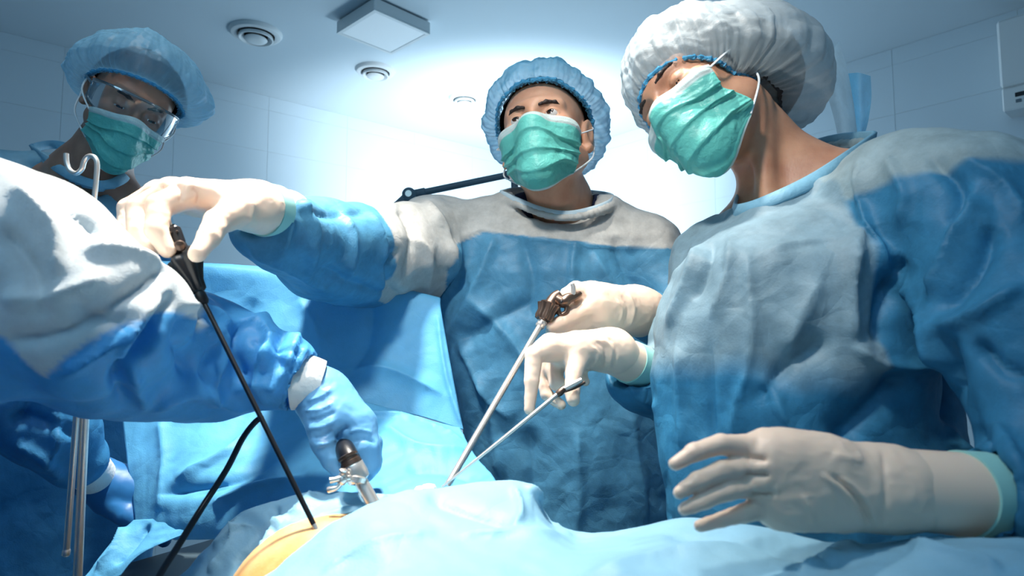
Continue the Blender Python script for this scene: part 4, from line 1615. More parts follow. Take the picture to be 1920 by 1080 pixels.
MB().tube([P(1678, 915, .515), P(1690, 916, .5155), P(1760, 922, .52), P(1830, 928, .526)], [.0292, .0308, .0318, .0326], 44, 4).build('glove_cuff', M_glove, t)
MB().tube([P(1800, 926, .523), P(1850, 930, .53)], [.0342, .0350], 40, 1).build('knit_cuff', MATS['green_tinted_cuff'], t)

# ================================================================== the goggled man on the left
YG = 1.30
t = thing('person', 'masked man with clear goggles and white bouffant cap, standing at the far left looking down', 'person', (P(130, 500, YG)[0], YG, 0))
S3 = t
h = Head(P(246, 200, 1.22), 46, 26, 15, .90)
nb = P(165, 330, 1.30)
body(h, t, M_skin_g, [(h.w((0, .030, -.070)), nb, .054, .062, .02), (h.w((0, -.01, -.08)), P(185, 315, 1.25), .038, .045, .02),
                      (nb, P(60, 330, 1.33), .05, .035, .04), (nb, P(230, 370, 1.28), .05, .04, .04)], sleepy=.78, res=.0026)
eyes(h, t, (0, -1, -.5), 0)
eyebrows(h, t, M_hair, 1.0)
mask(h, t, 60, seed=31, band=(0, .12), top_e=24, side_e=(14, -36), bot_e=-50, side=(.95, .88, 1.05, 1.2, 1.0))
cap(h, t, M_cap, tilt=28, puff=.042, rim=103, seed=33, rim_low=8, bulge=[((.8, -.2, -.1), .028, 3), ((-.6, .6, -.5), .022, 3), ((0, .3, 1), .008, 2)])
# goggles: clear wrap-round shell, rim and side arms
nu, nv = 70, 24
u = np.linspace(-1, 1, nu)[None, :].repeat(nv, 0)
v = np.linspace(0, 1, nv)[:, None].repeat(nu, 1)


def gshape(uu, vv, off=0):
    psi = np.radians(78) * uu
    rx, ry = .086 + off, .092 + off
    x = rx * np.sin(psi)
    y = .012 - (ry + .022) * np.cos(psi) ** .55 + .000 * uu
    ztop = .032 - .010 * uu ** 2
    zbot = -.036 + .020 * uu ** 2 + .020 * np.exp(-(uu / .13) ** 2)
    z = ztop + (zbot - ztop) * vv
    y = y + .010 * (vv - .2) ** 2
    return np.stack([x, y, z], -1)


def gs(uu, vv, off=0):
    return h.w(gshape(np.array(float(uu)), np.array(float(vv)), off) * h.S)


G = gshape(u, v).reshape(-1, 3)
Q = grid_quads(nu, nv)
g = new_obj('goggles', h.w(G * h.S), Q, M_clear)
put(g, t)
MB().tube([gs(x, 0) for x in np.linspace(-1, 1, 40)], .0024, 8, 1).build('top_rim', M_cleared, g)
MB().tube([gs(x, 1) for x in np.linspace(-1, 1, 60)], .0018, 8, 1).build('bottom_rim', M_cleared, g)
for s in (-1, 1):
    MB().tube([gs(s, x) for x in np.linspace(0, 1, 8)], .0020, 8, 1).build('side_rim', M_cleared, g)
    m = MB()
    for k in range(6):
        m.tube([gs(s * (.80 + .03 * k), .12), gs(s * (.80 + .03 * k), .86)], .0010, 6, 1)
    m.build('side_ribs', M_cleared, g)
    a_ = gshape(np.array(float(s)), np.array(.25)) * h.S
    m = MB()
    m.tube([h.w(a_), h.w((s * .088, .03, .018)), h.w((s * .084, .055, .004))], .0026, 8, 4)
    m.build('temple', M_cleared, g)

rows = secpx([(345, 60, 250, YG, .060), (375, -20, 275, YG, .095), (430, -70, 300, YG, .115), (560, -110, 300, YG, .125), (900, -170, 290, YG, .13)])
rows.append((.42, rows[-1][1], rows[-1][2], .22, .16))
fs = [(sections(rows), 0), prc((110, 330, 1.34, 44), (-10, 345, YG, 66), .04), prc((220, 385, YG, 34), (262, 425, YG, 52), .04),
      prc((-10, 360, YG, 66), (-70, 560, YG, 56), .03), prc((265, 430, YG, 50), (292, 560, YG, 48), .03)]
hole = rc(P(150, 250, 1.27), P(170, 338, 1.27), .10, .070)
fs.append((hole, .006, 'sub'))
cpts = [P(*q) for q in ((60, 278, 1.34), (95, 305, 1.25), (140, 333, 1.205), (190, 347, 1.20), (225, 338, 1.225), (236, 322, 1.28), (200, 300, 1.38), (110, 272, 1.42), (60, 278, 1.34))]
neck_edge(fs, cpts)
fg = union(fs)


def panel_g(V):
    x, z = V[:, 0], V[:, 2]
    zz = 1.15 + .262 - .02 * (x + 1.0) * 0
    return np.clip((z - 1.352 + .02 * np.sin(x * 9)) / .005, 0, 1)


str_g = [([(40, 300), (90, 350), (120, 420)], 7, -7), ([(180, 380), (200, 420), (190, 460)], 6, 6), ([(250, 370), (255, 420), (262, 470)], 6, 6, 1), ([(0, 300), (40, 340), (60, 400)], 8, 7), ([(225, 350), (215, 400), (225, 440)], 6, -6)]
gown_mesh('surgical_gown', t, fg, (-1.32, 1.08, .40), (-.62, 1.56, 1.56), .0075, M_gown_g, str_g, (.006, 7), (.0022, 15), panel_g, 12)
collar(t, cpts, .016, .005)
trousers_shoes(t, P(110, 500, YG)[0], YG, .50, 10)

# ================================================================== the assistant at the near left (back, arm and blue glove)
YA = .60
t = thing('person', 'assistant at the near left seen only as a white-blue sleeve and blue gloved hand', 'person', (-.66, .52, 0))
S4 = t
fs = [prc((-120, 470, .60, 195), (40, 520, .60, 182)), prc((40, 520, .60, 182), (190, 596, .60, 150), .03), prc((190, 596, .60, 150), (225, 604, .62, 126), .02),
      prc((235, 625, .68, 124), (400, 672, .79, 104), .03), prc((400, 672, .79, 104), (525, 696, .775, 76), .02), prc((400, 690, .79, 90), (545, 712, .775, 52), .01),
      (rc((-.66, .48, 1.10), (-.70, .42, .80), .19, .18), .06), (rc((-.70, .42, .80), (-.70, .45, .52), .18, .20), .04),
      prc((70, 640, .62, 100), (200, 690, .66, 66), .04), prc((200, 690, .66, 70), (400, 730, .79, 45), .04)]
cut = rc(P(556, 712, .775), P(620, 730, .78), .033, .036)
fs.append((cut, .005, 'sub'))
fg = union(fs)
str_a = [
    ([(0, 640), (120, 620), (230, 560), (310, 500)], 12, -9), ([(20, 350), (90, 430), (110, 520)], 14, 9), ([(60, 330), (150, 400), (190, 440)], 10, -7), ([(0, 560), (100, 560), (200, 520)], 14, 8), ([(160, 470), (240, 480), (300, 500)], 10, 8, 1),
    ([(300, 552), (240, 620), (110, 705)], 10, 10, 1), ([(330, 550), (270, 640), (225, 700), (235, 765)], 12, -14), ([(270, 560), (230, 650), (250, 720), (270, 770)], 9, 10, 1), ([(370, 580), (345, 640), (360, 720)], 14, -12),
    ([(345, 570), (400, 585), (430, 615)], 9, 6), ([(400, 610), (430, 650), (400, 720), (410, 760)], 10, 8, -1), ([(450, 600), (440, 660), (460, 720)], 10, -11), ([(480, 605), (500, 640), (480, 700), (500, 760)], 8, 10, 1),
    ([(540, 610), (520, 650), (530, 700)], 8, -8), ([(560, 625), (545, 670), (510, 740)], 7, 8, -1), ([(575, 650), (556, 690), (545, 750)], 5, 6), ([(520, 620), (500, 660), (495, 690)], 5, 6, 1), ([(470, 640), (520, 650), (570, 670)], 5, -5), ([(440, 740), (480, 720), (530, 735)], 6, 6, 1), ([(360, 600), (395, 625), (405, 660)], 6, 7, 1), ([(415, 625), (385, 690), (395, 740)], 6, -7), ([(430, 610), (500, 600), (560, 620)], 8, 7), ([(280, 770), (340, 740), (400, 740), (460, 770)], 10, 8),
    ([(0, 420), (60, 500), (80, 600)], 14, -8), ([(130, 560), (200, 600), (260, 600)], 12, -8),
]


def panel_a(V):
    x, y, z = V.T
    X = pix(V)
    # seam of the pale sleeve panel runs obliquely round the arm
    a0, a1 = P(315, 535, .52), P(100, 712, .55)
    d = (a1 - a0) / np.linalg.norm(a1 - a0)
    n_ = np.array([-d[2], 0, d[0]])
    if n_[0] > 0:
        n_ = -n_
    s_ = (V - a0) @ n_
    b0, b1 = P(0, 640, .52), P(100, 712, .55)
    low = np.clip((z - (b0[2] + (x - b0[0]) * (b1[2] - b0[2]) / (b1[0] - b0[0]))) / .006, 0, 1)
    return low * np.clip(s_ / .003, 0, 1) * np.clip((.66 - y) / .01 + (-.30 - x) / .01, 0, 1)


gown_mesh('surgical_gown', t, fg, (-.95, .22, .42), (-.20, .80, 1.40), .0044, M_gown_a, str_a, (.0085, 6.5), (.003, 15), panel_a, 17)
trousers_shoes(t, -.70, .46, .56, 30)
MB().tube([P(548, 716, 0.772), P(572, 716, 0.775), P(598, 722, 0.780)], [.0335, .0325, .0300], 48, 4).build('knit_cuff', M_knit, t)
MB().tube([P(585, 722, 0.779), P(606, 730, 0.785)], [.0275, .0265], 32, 1).build('wrist', M_skin, t)
F = [
    [(610, 790, 0.755, 32), (606, 828, 0.745, 24), (622, 862, 0.740, 19), (637, 884, 0.740, 15)],
    [(668, 800, 0.770, 38), (684, 842, 0.758, 29), (692, 872, 0.755, 22), (686, 886, 0.760, 17)],
    [(665, 800, 0.800, 32), (692, 832, 0.800, 24), (695, 865, 0.790, 20), (676, 880, 0.780, 16)],
    [(650, 790, 0.820, 28), (684, 822, 0.830, 22), (690, 850, 0.820, 18), (670, 868, 0.805, 14)],
]
PALM = [pc((604, 738, 0.785, 42), (664, 800, 0.772, 40)), pc((604, 738, 0.790, 42), (655, 795, 0.800, 36)), pc((600, 745, 0.780, 40), (610, 795, 0.758, 34)), pc((615, 755, 0.780, 46), (632, 785, 0.770, 46)), pc((604, 738, 0.787, 41), (592, 728, 0.783, 40))]
wr_ = [([(570, 770), (600, 768), (625, 755)], 4, 1.6), ([(575, 790), (600, 785), (630, 772)], 4, -1.6), ([(578, 804), (605, 800), (630, 788)], 4, 1.5), ([(584, 822), (606, 818), (625, 806)], 3, -1.5), ([(590, 836), (612, 832), (630, 822)], 3, 1.4),
       ([(635, 826), (640, 810), (655, 800)], 5, -3), ([(650, 812), (675, 806), (698, 812)], 3, 1.2), ([(660, 830), (685, 824), (706, 832)], 3, -1.2), ([(575, 752), (600, 744), (622, 728)], 4, 1.4)]
hand('right_glove', t, PALM, F, M_glove_b, .002, k_palm=.014, wrinkles=wr_)

# the assistant's other arm low at the left, shade painted into its colours
fs = [prc((-120, 640, .82, 120), (10, 740, .86, 96)), prc((10, 740, .86, 96), (80, 800, .88, 74), .02), prc((80, 800, .88, 74), (142, 856, .93, 48), .02)]
fg = union(fs)
str_b = [([(0, 660), (60, 720), (130, 770)], 9, 10, 1), ([(20, 780), (90, 790), (150, 820)], 8, -9), ([(30, 830), (90, 860), (120, 900)], 9, 9, -1), ([(60, 700), (60, 760), (20, 800)], 9, -9), ([(100, 770), (110, 820), (80, 870)], 8, 9)]
gown_mesh('left_sleeve', t, fg, (-.98, .70, .84), (-.52, 1.02, 1.24), .006, M_gown_g, str_b, (.008, 7), (.003, 15), lambda V: V[:, 0] * 0, 23)  # darker fabric than the rest of this gown, shade put into the colour
MB().tube([P(132, 848, .94), P(158, 872, .97), P(180, 894, 1.0)], [.034, .031, .028], 36, 4).build('knit_cuff', M_knit, t)
F = [[(260, 925, 1.030, 40), (300, 945, 1.040, 26), (330, 962, 1.050, 20), (345, 975, 1.050, 16)], [(262, 940, 1.050, 36), (300, 965, 1.070, 24), (325, 985, 1.080, 18), (335, 998, 1.080, 14)], [(250, 950, 1.070, 30), (280, 980, 1.090, 22), (300, 1002, 1.100, 16), (308, 1014, 1.100, 12)],
     [(240, 955, 1.080, 26), (262, 985, 1.100, 18), (276, 1004, 1.110, 14), (282, 1016, 1.110, 11)], [(205, 935, 1.020, 30), (240, 965, 1.000, 22), (262, 985, 1.000, 18), (275, 998, 1.000, 14)]]
PALM = [pc((180, 896, 1.015, 36), (262, 925, 1.035, 42)), pc((180, 896, 1.020, 36), (255, 945, 1.060, 38)), pc((180, 896, 1.015, 34), (210, 930, 1.020, 32))]
hand('left_glove', t, PALM, F, simple('shaded_blue_glove', (44, 116, 176), .45, 0, .05, 14), .004)  # darker copy of the other blue glove, its shade is in the colour

# ================================================================== table, patient, drapes


def sheet(name, rows, nu, nv, mat, strokes=(), crump=(.004, 7), crump2=(.0015, 18), seed=0, thick=.0012, edge=True):
    V, Q = loft(rows, nu, nv)
    Q = face_cam(V, Q)
    N = normals(V, Q)
    V = V + N * (crump[0] * (.8 * facets(V, crump[1] * .5, seed) + .5 * crumple(V, crump[1] * .5, seed)) + crump2[0] * facets(V, crump2[1] * .6, seed + 9) + crump2[0] * .4 * facets(V, crump2[1] * 1.5, seed + 19))[:, None]
    V = folds(V, normals(V, Q), [(q_[0], q_[1] * .8, q_[2] * 1.5) + tuple(q_[3:]) for q_ in strokes])
    o = new_obj(name, V, Q, mat)
    if edge:
        md = o.modifiers.new('thickness', 'SOLIDIFY')
        md.thickness = thick
        md.offset = -1
    return o


# operating table, mostly hidden
t = thing('operating_table', 'operating table with dark pad, its corner visible under the drape at the lower left', 'table', (.05, .62, 0))
ax0, ax1 = np.array([-.62, 1.08]), np.array([.70, .28])
mid = (ax0 + ax1) / 2
ang = math.atan2(ax1[1] - ax0[1], ax1[0] - ax0[0])
R = np.array(Matrix.Rotation(ang, 3, 'Z'))
ln = np.linalg.norm(ax1 - ax0)
MB().box((mid[0], mid[1], .765), (ln, .40, .06), R, .02).build('pad', M_pad, t)
MB().box((mid[0], mid[1], .715), (ln - .06, .36, .035), R, .008).build('table_frame', M_greyarm, t, False)
MB().box((mid[0], mid[1], .40), (.26, .22, .60), R, .02).build('column', M_white_plastic, t)
MB().box((mid[0], mid[1], .05), (.80, .34, .10), R, .03).build('base', M_white_plastic, t)

# patient under the drapes: one continuous lying body
bell = P(622, 967, .685)
dv = np.array([.35, -.94, 0])
dv /= np.linalg.norm(dv)
nv_ = np.array([-dv[1], dv[0], 0])


def pt(s, side, z):
    q = np.array([bell[0], bell[1], 0]) + dv * s + nv_ * side
    return np.array([q[0], q[1], z])


Rb = np.array(Matrix.Rotation(math.atan2(dv[1], dv[0]), 3, 'Z'))
fs = [(ell(pt(-.05, 0, .845), (.16, .10, .055), Rb), 0), (rc(pt(-.24, .05, .845), pt(-.24, -.05, .845), .052), .05), (rc(pt(-.30, .11, .84), pt(-.30, -.11, .84), .035), .05),
      (rc(pt(-.30, 0, .84), pt(-.40, 0, .84), .04), .03), (ell(pt(-.47, 0, .85), (.10, .07, .065), Rb), .02),
      (sph(bell - np.array([0, 0, .110]), .110), .04)]
for sx in (0, .09):
    hip, knee, foot = pt(.10, .06 - sx * 1.3, .85), np.array([.20 + sx * .1, .50 - sx, .86]), np.array([.62, .42 - sx, .84])
    fs += [(rc(hip, knee, .066, .052), .04), (rc(knee, foot, .050, .036), .02), (rc(foot, foot + np.array([.03, 0, .05]), .034, .026), .02)]
f = union(fs)
V, Q = mesh_sdf(f, (-.75, .25, .72), (.75, 1.32, 1.05), .009)
o = new_obj('person', V, Q, M_belly)
tag(o, 'patient lying under the blue drapes, only a patch of orange disinfected belly bare', 'person')

# hanging screen drape behind the instruments
top = [(262, 489, 1.12), (330, 492, 1.12), (430, 497, 1.13), (560, 512, 1.15), (700, 532, 1.165), (826, 560, 1.17)]
sc_rows = [
    [(x, y - 3, Y + .012) for x, y, Y in top],
    top,
    [(x, y + 14, Y - .008) for x, y, Y in top],
    [(256, 560, 1.11), (420, 570, 1.12), (620, 580, 1.14), (760, 590, 1.15), (832, 610, 1.15)],
    [(242, 660, 1.09), (420, 665, 1.10), (620, 670, 1.11), (760, 680, 1.12), (848, 700, 1.12)],
    [(230, 770, 1.07), (420, 772, 1.07), (620, 768, 1.08), (760, 775, 1.09), (869, 806, 1.09)],
]
o = sheet('screen_drape', sc_rows, 170, 110, M_drape, [
    ([(560, 560), (600, 640), (590, 760)], 16, 7), ([(700, 560), (690, 650), (640, 720)], 18, -7), ([(820, 590), (835, 700), (866, 800)], 6, 5), ([(620, 700), (720, 690), (830, 740)], 16, 6), ([(480, 560), (440, 650), (440, 740)], 22, -8)],
    (.004, 4), (.0012, 14), 2)
tag(o, 'sheer blue drape hanging as a screen below the outstretched sleeve', 'drape')

# lower sheet falling from the screen on to the patient
lo_rows = [
    [(226, 735, 1.06), (430, 745, 1.05), (640, 752, 1.05), (780, 782, 1.05), (862, 800, 1.04)],
    [(230, 800, 1.04), (430, 805, 1.02), (640, 798, 1.01), (780, 800, .99), (880, 838, .97)],
    [(240, 870, 1.02), (430, 860, .97), (640, 850, .94), (790, 850, .92), (915, 882, .90)],
    [(250, 930, 1.00), (400, 905, .94), (620, 895, .88), (790, 900, .85), (935, 916, .84)],
    [(252, 985, .98), (390, 960, .92), (590, 945, .84), (790, 950, .80), (960, 960, .79)],
    [(240, 1010, .98), (380, 1010, .92), (580, 1010, .82), (790, 1020, .78), (1000, 1010, .78)],
]
o = sheet('lower_drape', lo_rows, 180, 110, M_drape, [
    ([(480, 800), (430, 850), (330, 900)], 14, 9), ([(520, 860), (420, 900), (300, 930)], 12, -8), ([(300, 780), (310, 860), (300, 960)], 16, 6), ([(640, 780), (760, 785), (870, 830)], 7, 7, 1), ([(720, 800), (780, 840), (880, 850)], 14, 8),
    ([(560, 905), (480, 915), (400, 945)], 10, 8), ([(580, 880), (480, 890), (360, 930)], 9, -6), ([(760, 880), (830, 880), (900, 900)], 12, -6)],
    (.009, 6), (.0028, 16), 5)
tag(o, 'crumpled blue sheet spread below the screen, brightly lit in the middle', 'drape')

# drape round the open field: rear and left side of the opening
op_rows = [
    [(330, 1090, .74), (395, 1020, .75), (445, 966, .76), (520, 938, .765), (590, 921, .765), (660, 926, .76), (745, 930, .755)],
    [(350, 1092, .71), (420, 1030, .72), (470, 985, .73), (530, 955, .735), (600, 935, .735), (665, 936, .735), (742, 940, .735)],
    [(420, 1100, .67), (470, 1050, .68), (505, 1010, .695), (550, 975, .705), (605, 952, .710), (660, 946, .715), (735, 946, .72)],
    [(520, 1110, .62), (532, 1062, .64), (541, 1018, .660), (566, 982, .680), (612, 957, .695), (665, 948, .705), (728, 948, .71)],
    [(560, 1110, .62), (562, 1065, .64), (566, 1026, .655), (585, 996, .672), (622, 970, .690), (670, 958, .70), (726, 954, .705)],
]
o = sheet('field_drape', op_rows, 130, 60, M_drape_front, [
    ([(450, 970), (440, 1020), (390, 1075)], 8, 8, 1), ([(520, 945), (490, 1000), (440, 1060)], 10, -9), ([(590, 925), (560, 960), (520, 1000)], 8, 7, 1), ([(540, 975), (500, 1030), (490, 1080)], 7, 8, -1), ([(620, 930), (680, 935), (735, 936)], 5, 4), ([(400, 1030), (440, 1000), (480, 985)], 8, 6)],
    (.006, 9), (.002, 24), 7)
tag(o, 'pale blue drape edge folded round the opening over the belly', 'drape')

# near drape, the big sheet over the legs
nr_rows = [
    [(520, 1120, .67), (580, 1050, .69), (660, 1000, .71), (745, 960, .73), (860, 935, .76), (960, 930, .77), (1060, 1010, .76), (1300, 1010, .66), (1600, 1020, .56), (2050, 1040, .44)],
    [(470, 1110, .64), (560, 1030, .645), (655, 975, .655), (742, 934, .67), (850, 916, .69), (985, 906, .70), (1052, 984, .69), (1280, 985, .62), (1600, 1004, .545), (2060, 1010, .44)],
    [(440, 1130, .60), (545, 1050, .605), (650, 990, .62), (742, 955, .63), (850, 935, .65), (985, 930, .665), (1070, 1000, .65), (1290, 1000, .59), (1600, 1015, .52), (2080, 1020, .42)],
    [(420, 1180, .54), (540, 1100, .55), (660, 1050, .56), (760, 1010, .57), (880, 990, .59), (1000, 990, .60), (1110, 1030, .59), (1310, 1035, .54), (1620, 1050, .48), (2110, 1060, .39)],
    [(380, 1280, .46), (560, 1220, .47), (700, 1170, .48), (800, 1130, .49), (920, 1120, .50), (1050, 1120, .50), (1160, 1130, .48), (1350, 1140, .45), (1660, 1180, .41), (2200, 1200, .34)],
    [(300, 1500, .40), (560, 1450, .40), (720, 1400, .40), (840, 1380, .41), (960, 1370, .41), (1120, 1370, .41), (1250, 1380, .40), (1450, 1400, .38), (1750, 1500, .35), (2300, 1600, .30)],
]
o = sheet('near_drape', nr_rows, 260, 110, M_drape_front, [
    ([(960, 912), (975, 960), (960, 990)], 9, 6, 1), ([(985, 910), (1020, 950), (1050, 990)], 8, 7, 1), ([(800, 930), (880, 960), (960, 985)], 14, -6), ([(860, 1000), (1000, 1000), (1080, 1010)], 12, 4), ([(600, 1080), (700, 1020), (820, 1000)], 16, 4),
    ([(1100, 1080), (1300, 1030), (1460, 1010)], 20, 5), ([(1500, 1080), (1560, 1040), (1620, 1030)], 12, 7, 1), ([(1240, 1000), (1400, 1020), (1600, 1060)], 16, -5), ([(1700, 1020), (1800, 1050), (1880, 1070)], 12, 6)],
    (.0085, 7), (.0026, 20), 9)
tag(o, 'wide pale blue drape covering the patient along the bottom edge', 'drape')

# loose drape tail at the lower left beside the table pad
tl = [[(250, 975, .97), (330, 968, .95), (420, 955, .93)], [(215, 1010, .95), (290, 1000, .94), (380, 985, .92)], [(180, 1050, .93), (225, 1050, .92), (270, 1035, .92)], [(150, 1095, .91), (190, 1090, .91), (225, 1080, .91)]]
o = sheet('drape_tail', tl, 60, 60, M_drape, [([(230, 985), (215, 1030), (180, 1070)], 8, 8, 1), ([(280, 980), (250, 1020), (215, 1060)], 7, -7)], (.005, 12), (.002, 30), 11)
tag(o, 'small gathered drape end hanging beside the table pad', 'drape')

# ================================================================== poles
t = thing('infusion_pole', 'thick steel pole with a double hook on top, behind the near white shoulder', 'pole', (P(150, 1080, .80)[0], .80, .02))
YP = .80
hook = [(124, 288, YP), (125, 304, YP), (131, 319, YP), (143, 325, YP), (153, 317, YP), (158, 302, YP), (166, 293, YP), (177, 295, YP), (182, 308, YP), (180, 340, YP), (174, 400, YP), (171, 440, YP)]
MB().tube([P(*q) for q in hook], mpp(YP) * 4.6, 14, 6).build('hook', M_steel, t)
MB().lathe(P(171, 436, YP), P(169, 470, YP), [(0, .0035), (.1, .0050), (.9, .0055), (1, .0055)], 16).build('hook_ferrule', M_steel, t)
MB().tube([P(170, 440, YP), P(158, 800, YP), np.array([P(150, 1080, YP)[0], YP, .60])], .0050, 16, 1).build('upper_tube', M_steel, t)
bx_ = P(150, 1080, YP)[0]
MB().tube([np.array([bx_, YP, .62]), np.array([bx_, YP, .04])], .009, 16, 1).build('lower_tube', M_steel, t)
MB().lathe((bx_, YP, 0), (bx_, YP, .05), [(0, .17), (.4, .17), (.7, .03), (1, .015)], 28).build('foot', M_greyarm, t)
t.location = (bx_, YP, 0)
for ch in t.children:
    ch.location = -t.location
t = thing('rod', 'thinner steel rod hanging beside the thick pole, its lower end free', 'rod', P(123, 1042, .79))
MB().tube([P(152, 560, .79), P(145, 760, .79), P(124, 1040, .79)], mpp(.79) * 5.5, 14, 1).build('shaft', M_steel, t)
MB().lathe(P(125, 1030, .79), P(123, 1043, .79), [(0, .0038), (.2, .0044), (.8, .0044), (1, .003)], 14).build('end_cap', M_steel, t)

# ================================================================== instruments
# long black laparoscopic instrument in the outstretched hand
ip = P(597, 1001, .655)
hA = P(343, 482, .695)
t = thing('laparoscopic_grasper', 'long black laparoscopic instrument held by the outstretched hand, tip on the belly', 'surgical instrument', ip)
T_ = (ip - hA) / np.linalg.norm(ip - hA)
lenI = np.linalg.norm(ip - hA)
k0 = hA + T_ * 0.002
k1 = P(374, 548, .69)
MB().lathe(hA, k1, [(0, .006), (.05, .0155), (.12, .0172), (.22, .0165), (.45, .0125), (.72, .0085), (.95, .0075), (1, .005)], 48, lobes=6, lobe_amp=.12).build('rotation_knob', M_black, t)
MB().lathe(k1, P(384, 570, .69), [(0, .0048), (.2, .0056), (.8, .0056), (1, .0040)], 20).build('collar', M_black, t)
k2 = P(382, 566, .69)
MB().tube([k2, k2 + (ip - k2) * .965], .0026, 14, 1).build('shaft', M_black, t)
MB().tube([k2 + (ip - k2) * .962, ip], [.0027, .0024], 14, 1).build('steel_tip', M_steel, t)
bodyA, bodyB = P(318, 425, .70), P(346, 490, .695)
MB().lathe(bodyA, bodyB, [(0, .006), (.06, .0082), (.5, .0088), (.7, .0098), (1, .0085)], 24).build('handle_body', M_black, t)
m = MB()
m.box((P(327, 443, .690)), (.016, .012, .020), rot(0, 0, -22), .002)
m.build('connector_block', M_black, t, False)
for q in ((320, 437), (332, 434)):
    MB().lathe(P(q[0], q[1], .690), P(q[0], q[1], .682), [(0, .0016), (.8, .0016), (1, .001)], 12).build('screw', M_steel2, t)
MB().lathe(P(337, 461, .686), P(337, 461, .680), [(0, .0062), (.3, .0064), (.8, .005), (1, .001)], 20).build('pivot_cap', M_steel2, t)
MB().tube([P(313, 407, .695), P(317, 420, .695), P(321, 436, .695)], [.0030, .0030, .0034], 14, 3).build('steel_pin', M_steel, t)
m = MB()
m.tube([P(346, 470, .70), P(362, 468, .70), P(372, 480, .70), P(366, 496, .70), P(352, 496, .70)], .0045, 10, 5)
m.build('trigger_ring', M_black, t)

# steel instrument held by the surgeon's left hand
tipB = P(838, 912, .79)
kA = P(1016, 605, .955)
t = thing('grasper', 'long thick steel instrument with dark fluted knob, in the central surgeon\'s lower hand', 'surgical instrument', tipB)
MB().tube([kA, tipB], .0044, 18, 1).build('shaft', M_steel, t)
MB().lathe(P(1019, 600, .957), P(1011, 614, .951), [(0, .0060), (.1, .0078), (.35, .0078), (.4, .0066), (.7, .0066), (.75, .0074), (1, .0060)], 28).build('ferrule', M_steel, t)
MB().lathe(P(1018, 603, .955), P(1031, 570, .962), [(0, .0075), (.08, .0120), (.25, .0135), (.55, .0125), (.9, .0165), (1, .0130)], 56, lobes=7, lobe_amp=.13).build('rotation_knob', M_steel2, t)
MB().tube([P(1026, 580, .962), P(1040, 560, .968), P(1050, 552, .970)], [.0100, .0100, .0085], 16, 4).build('neck', M_steel2, t)
m = MB()
m.tube([P(1044, 560, .965), P(1056, 566, .962), P(1066, 559, .962), P(1078, 556, .965), P(1088, 550, .970)], [.009, .0095, .008, .0055, .004], 16, 5)
m.build('handle_body', M_steel2, t)
MB().tube([P(1066, 560, .963), P(1074, 552, .962), P(1075, 540, .962), P(1073, 532, .962)], [.0035, .004, .0038, .003], 12, 5).build('trigger', M_steel, t)
m = MB()
m.tube([P(1050, 566, .962), P(1046, 580, .960), P(1052, 590, .960), P(1062, 584, .960), P(1062, 570, .962)], .0040, 12, 5)
m.build('thumb_ring', M_steel2, t)
MB().lathe(P(1053, 566, .955), P(1053, 566, .951), [(0, .0022), (.8, .0022), (1, .0012)], 12).build('screw', M_black, t)

# slim forceps
tipC = P(829, 913, .765)
eC = P(1091, 712, .795)
t = thing('forceps', 'slim steel forceps held by the woman\'s raised fingers, crossing the thicker instrument', 'surgical instrument', tipC)
jC_ = P(1048, 737, .792)
MB().tube([jC_, P(940, 825, .775), tipC], [.0027, .0024, .0014], 14, 1).build('shaft', M_steel, t)
MB().tube([P(1058, 728, .793), P(1050, 736, .792), P(1044, 740, .791)], [.0036, .0046, .0034], 14, 2).build('joint', M_steel2, t)
MB().tube([P(1054, 731, .793), P(1074, 721, .795), eC], [.0028, .0038, .0030], 14, 3).build('jaw', M_steel, t)
MB().tube([P(1056, 734, .796), P(1078, 726, .80), P(1096, 717, .806)], [.0024, .0026, .0020], 12, 3).build('second_jaw', M_steel2, t)

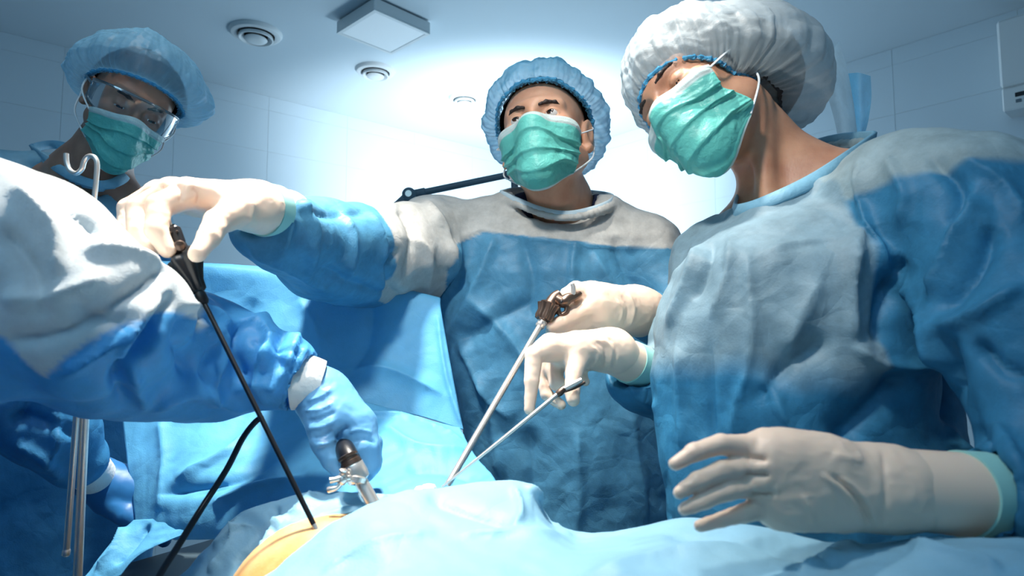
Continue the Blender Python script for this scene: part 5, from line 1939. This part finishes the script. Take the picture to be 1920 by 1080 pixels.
# trocar with stopcock in the blue glove
sB = P(704, 952, 0.700)
t = thing('trocar', 'steel trocar sleeve with a branched stopcock, held by the blue glove', 'surgical instrument', sB)
MB().tube([P(640, 830, 0.775), P(650, 848, 0.730), P(663, 871, 0.713)], [.0108, .0108, .0102], 22, 4).build('black_grip', M_black, t)
MB().lathe(P(651, 852, 0.710), P(660, 872, 0.708), [(0, .0080), (.08, .0112), (.3, .0112), (.36, .0102), (.6, .0104), (.64, .0114), (1, .0118)], 32).build('grip_ring', M_steel2, t)
MB().lathe(P(658, 868, 0.708), P(676, 904, 0.710), [(0, .0100), (.1, .0120), (.6, .0128), (.85, .0120), (1, .0070)], 32).build('valve_housing', M_steel, t)
MB().lathe(P(672, 892, 0.703), P(668, 906, 0.701), [(0, .0072), (.2, .0092), (.8, .0092), (1, .0060)], 24).build('valve_cap', M_steel, t)
MB().tube([P(674, 898, 0.708), P(704, 952, 0.700)], .0074, 22, 1).build('sleeve', M_steel, t)
MB().tube([P(658, 896, 0.698), P(642, 898, 0.691)], .0034, 12, 1).build('side_branch', M_steel, t)
MB().lathe(P(645, 886, 0.691), P(640, 908, 0.691), [(0, .0030), (.15, .0048), (.25, .0030), (.5, .0052), (.75, .0052), (1, .0034)], 18).build('tap', M_steel, t)
MB().tube([P(640, 896, 0.690), P(630, 899, 0.688), P(619, 901, 0.687)], [.0036, .0030, .0034], 12, 2).build('tap_lever', M_steel, t)
MB().tube([P(638, 906, 0.690), P(632, 914, 0.688), P(622, 917, 0.687), P(615, 919, 0.687)], [.0030, .0026, .0034, .0032], 12, 3).build('luer_end', M_steel, t)
MB().lathe(P(643, 884, 0.689), P(644, 879, 0.689), [(0, .0040), (.6, .0044), (1, .003)], 16).build('tap_knob', M_steel, t)

# black cable
o = MB().tube([P(492, 782, .80), P(478, 792, .80), P(455, 822, .79), P(425, 880, .77), P(380, 950, .74), P(335, 1022, .70), P(296, 1085, .66), P(250, 1180, .60)], .0036, 14, 8).build('cable', M_black)
tag(o, 'black cable running from under the near sleeve down to the lower edge', 'cable')
# gauze at the port
m = MB()
for k, (px, py, r_) in enumerate(((790, 919, .008), (804, 916, .009), (782, 924, .006))):
    c_ = P(px, py, .735)
    m.lathe(c_ - np.array([r_, 0, 0]), c_ + np.array([r_, 0, 0]), [(0, .001), (.15, r_ * .5), (.5, r_ * .62), (.85, r_ * .5), (1, .001)], 10)
o = m.build('gauze', M_knit)
tag(o, 'small white gauze lump beside the crossing instrument tips', 'gauze')
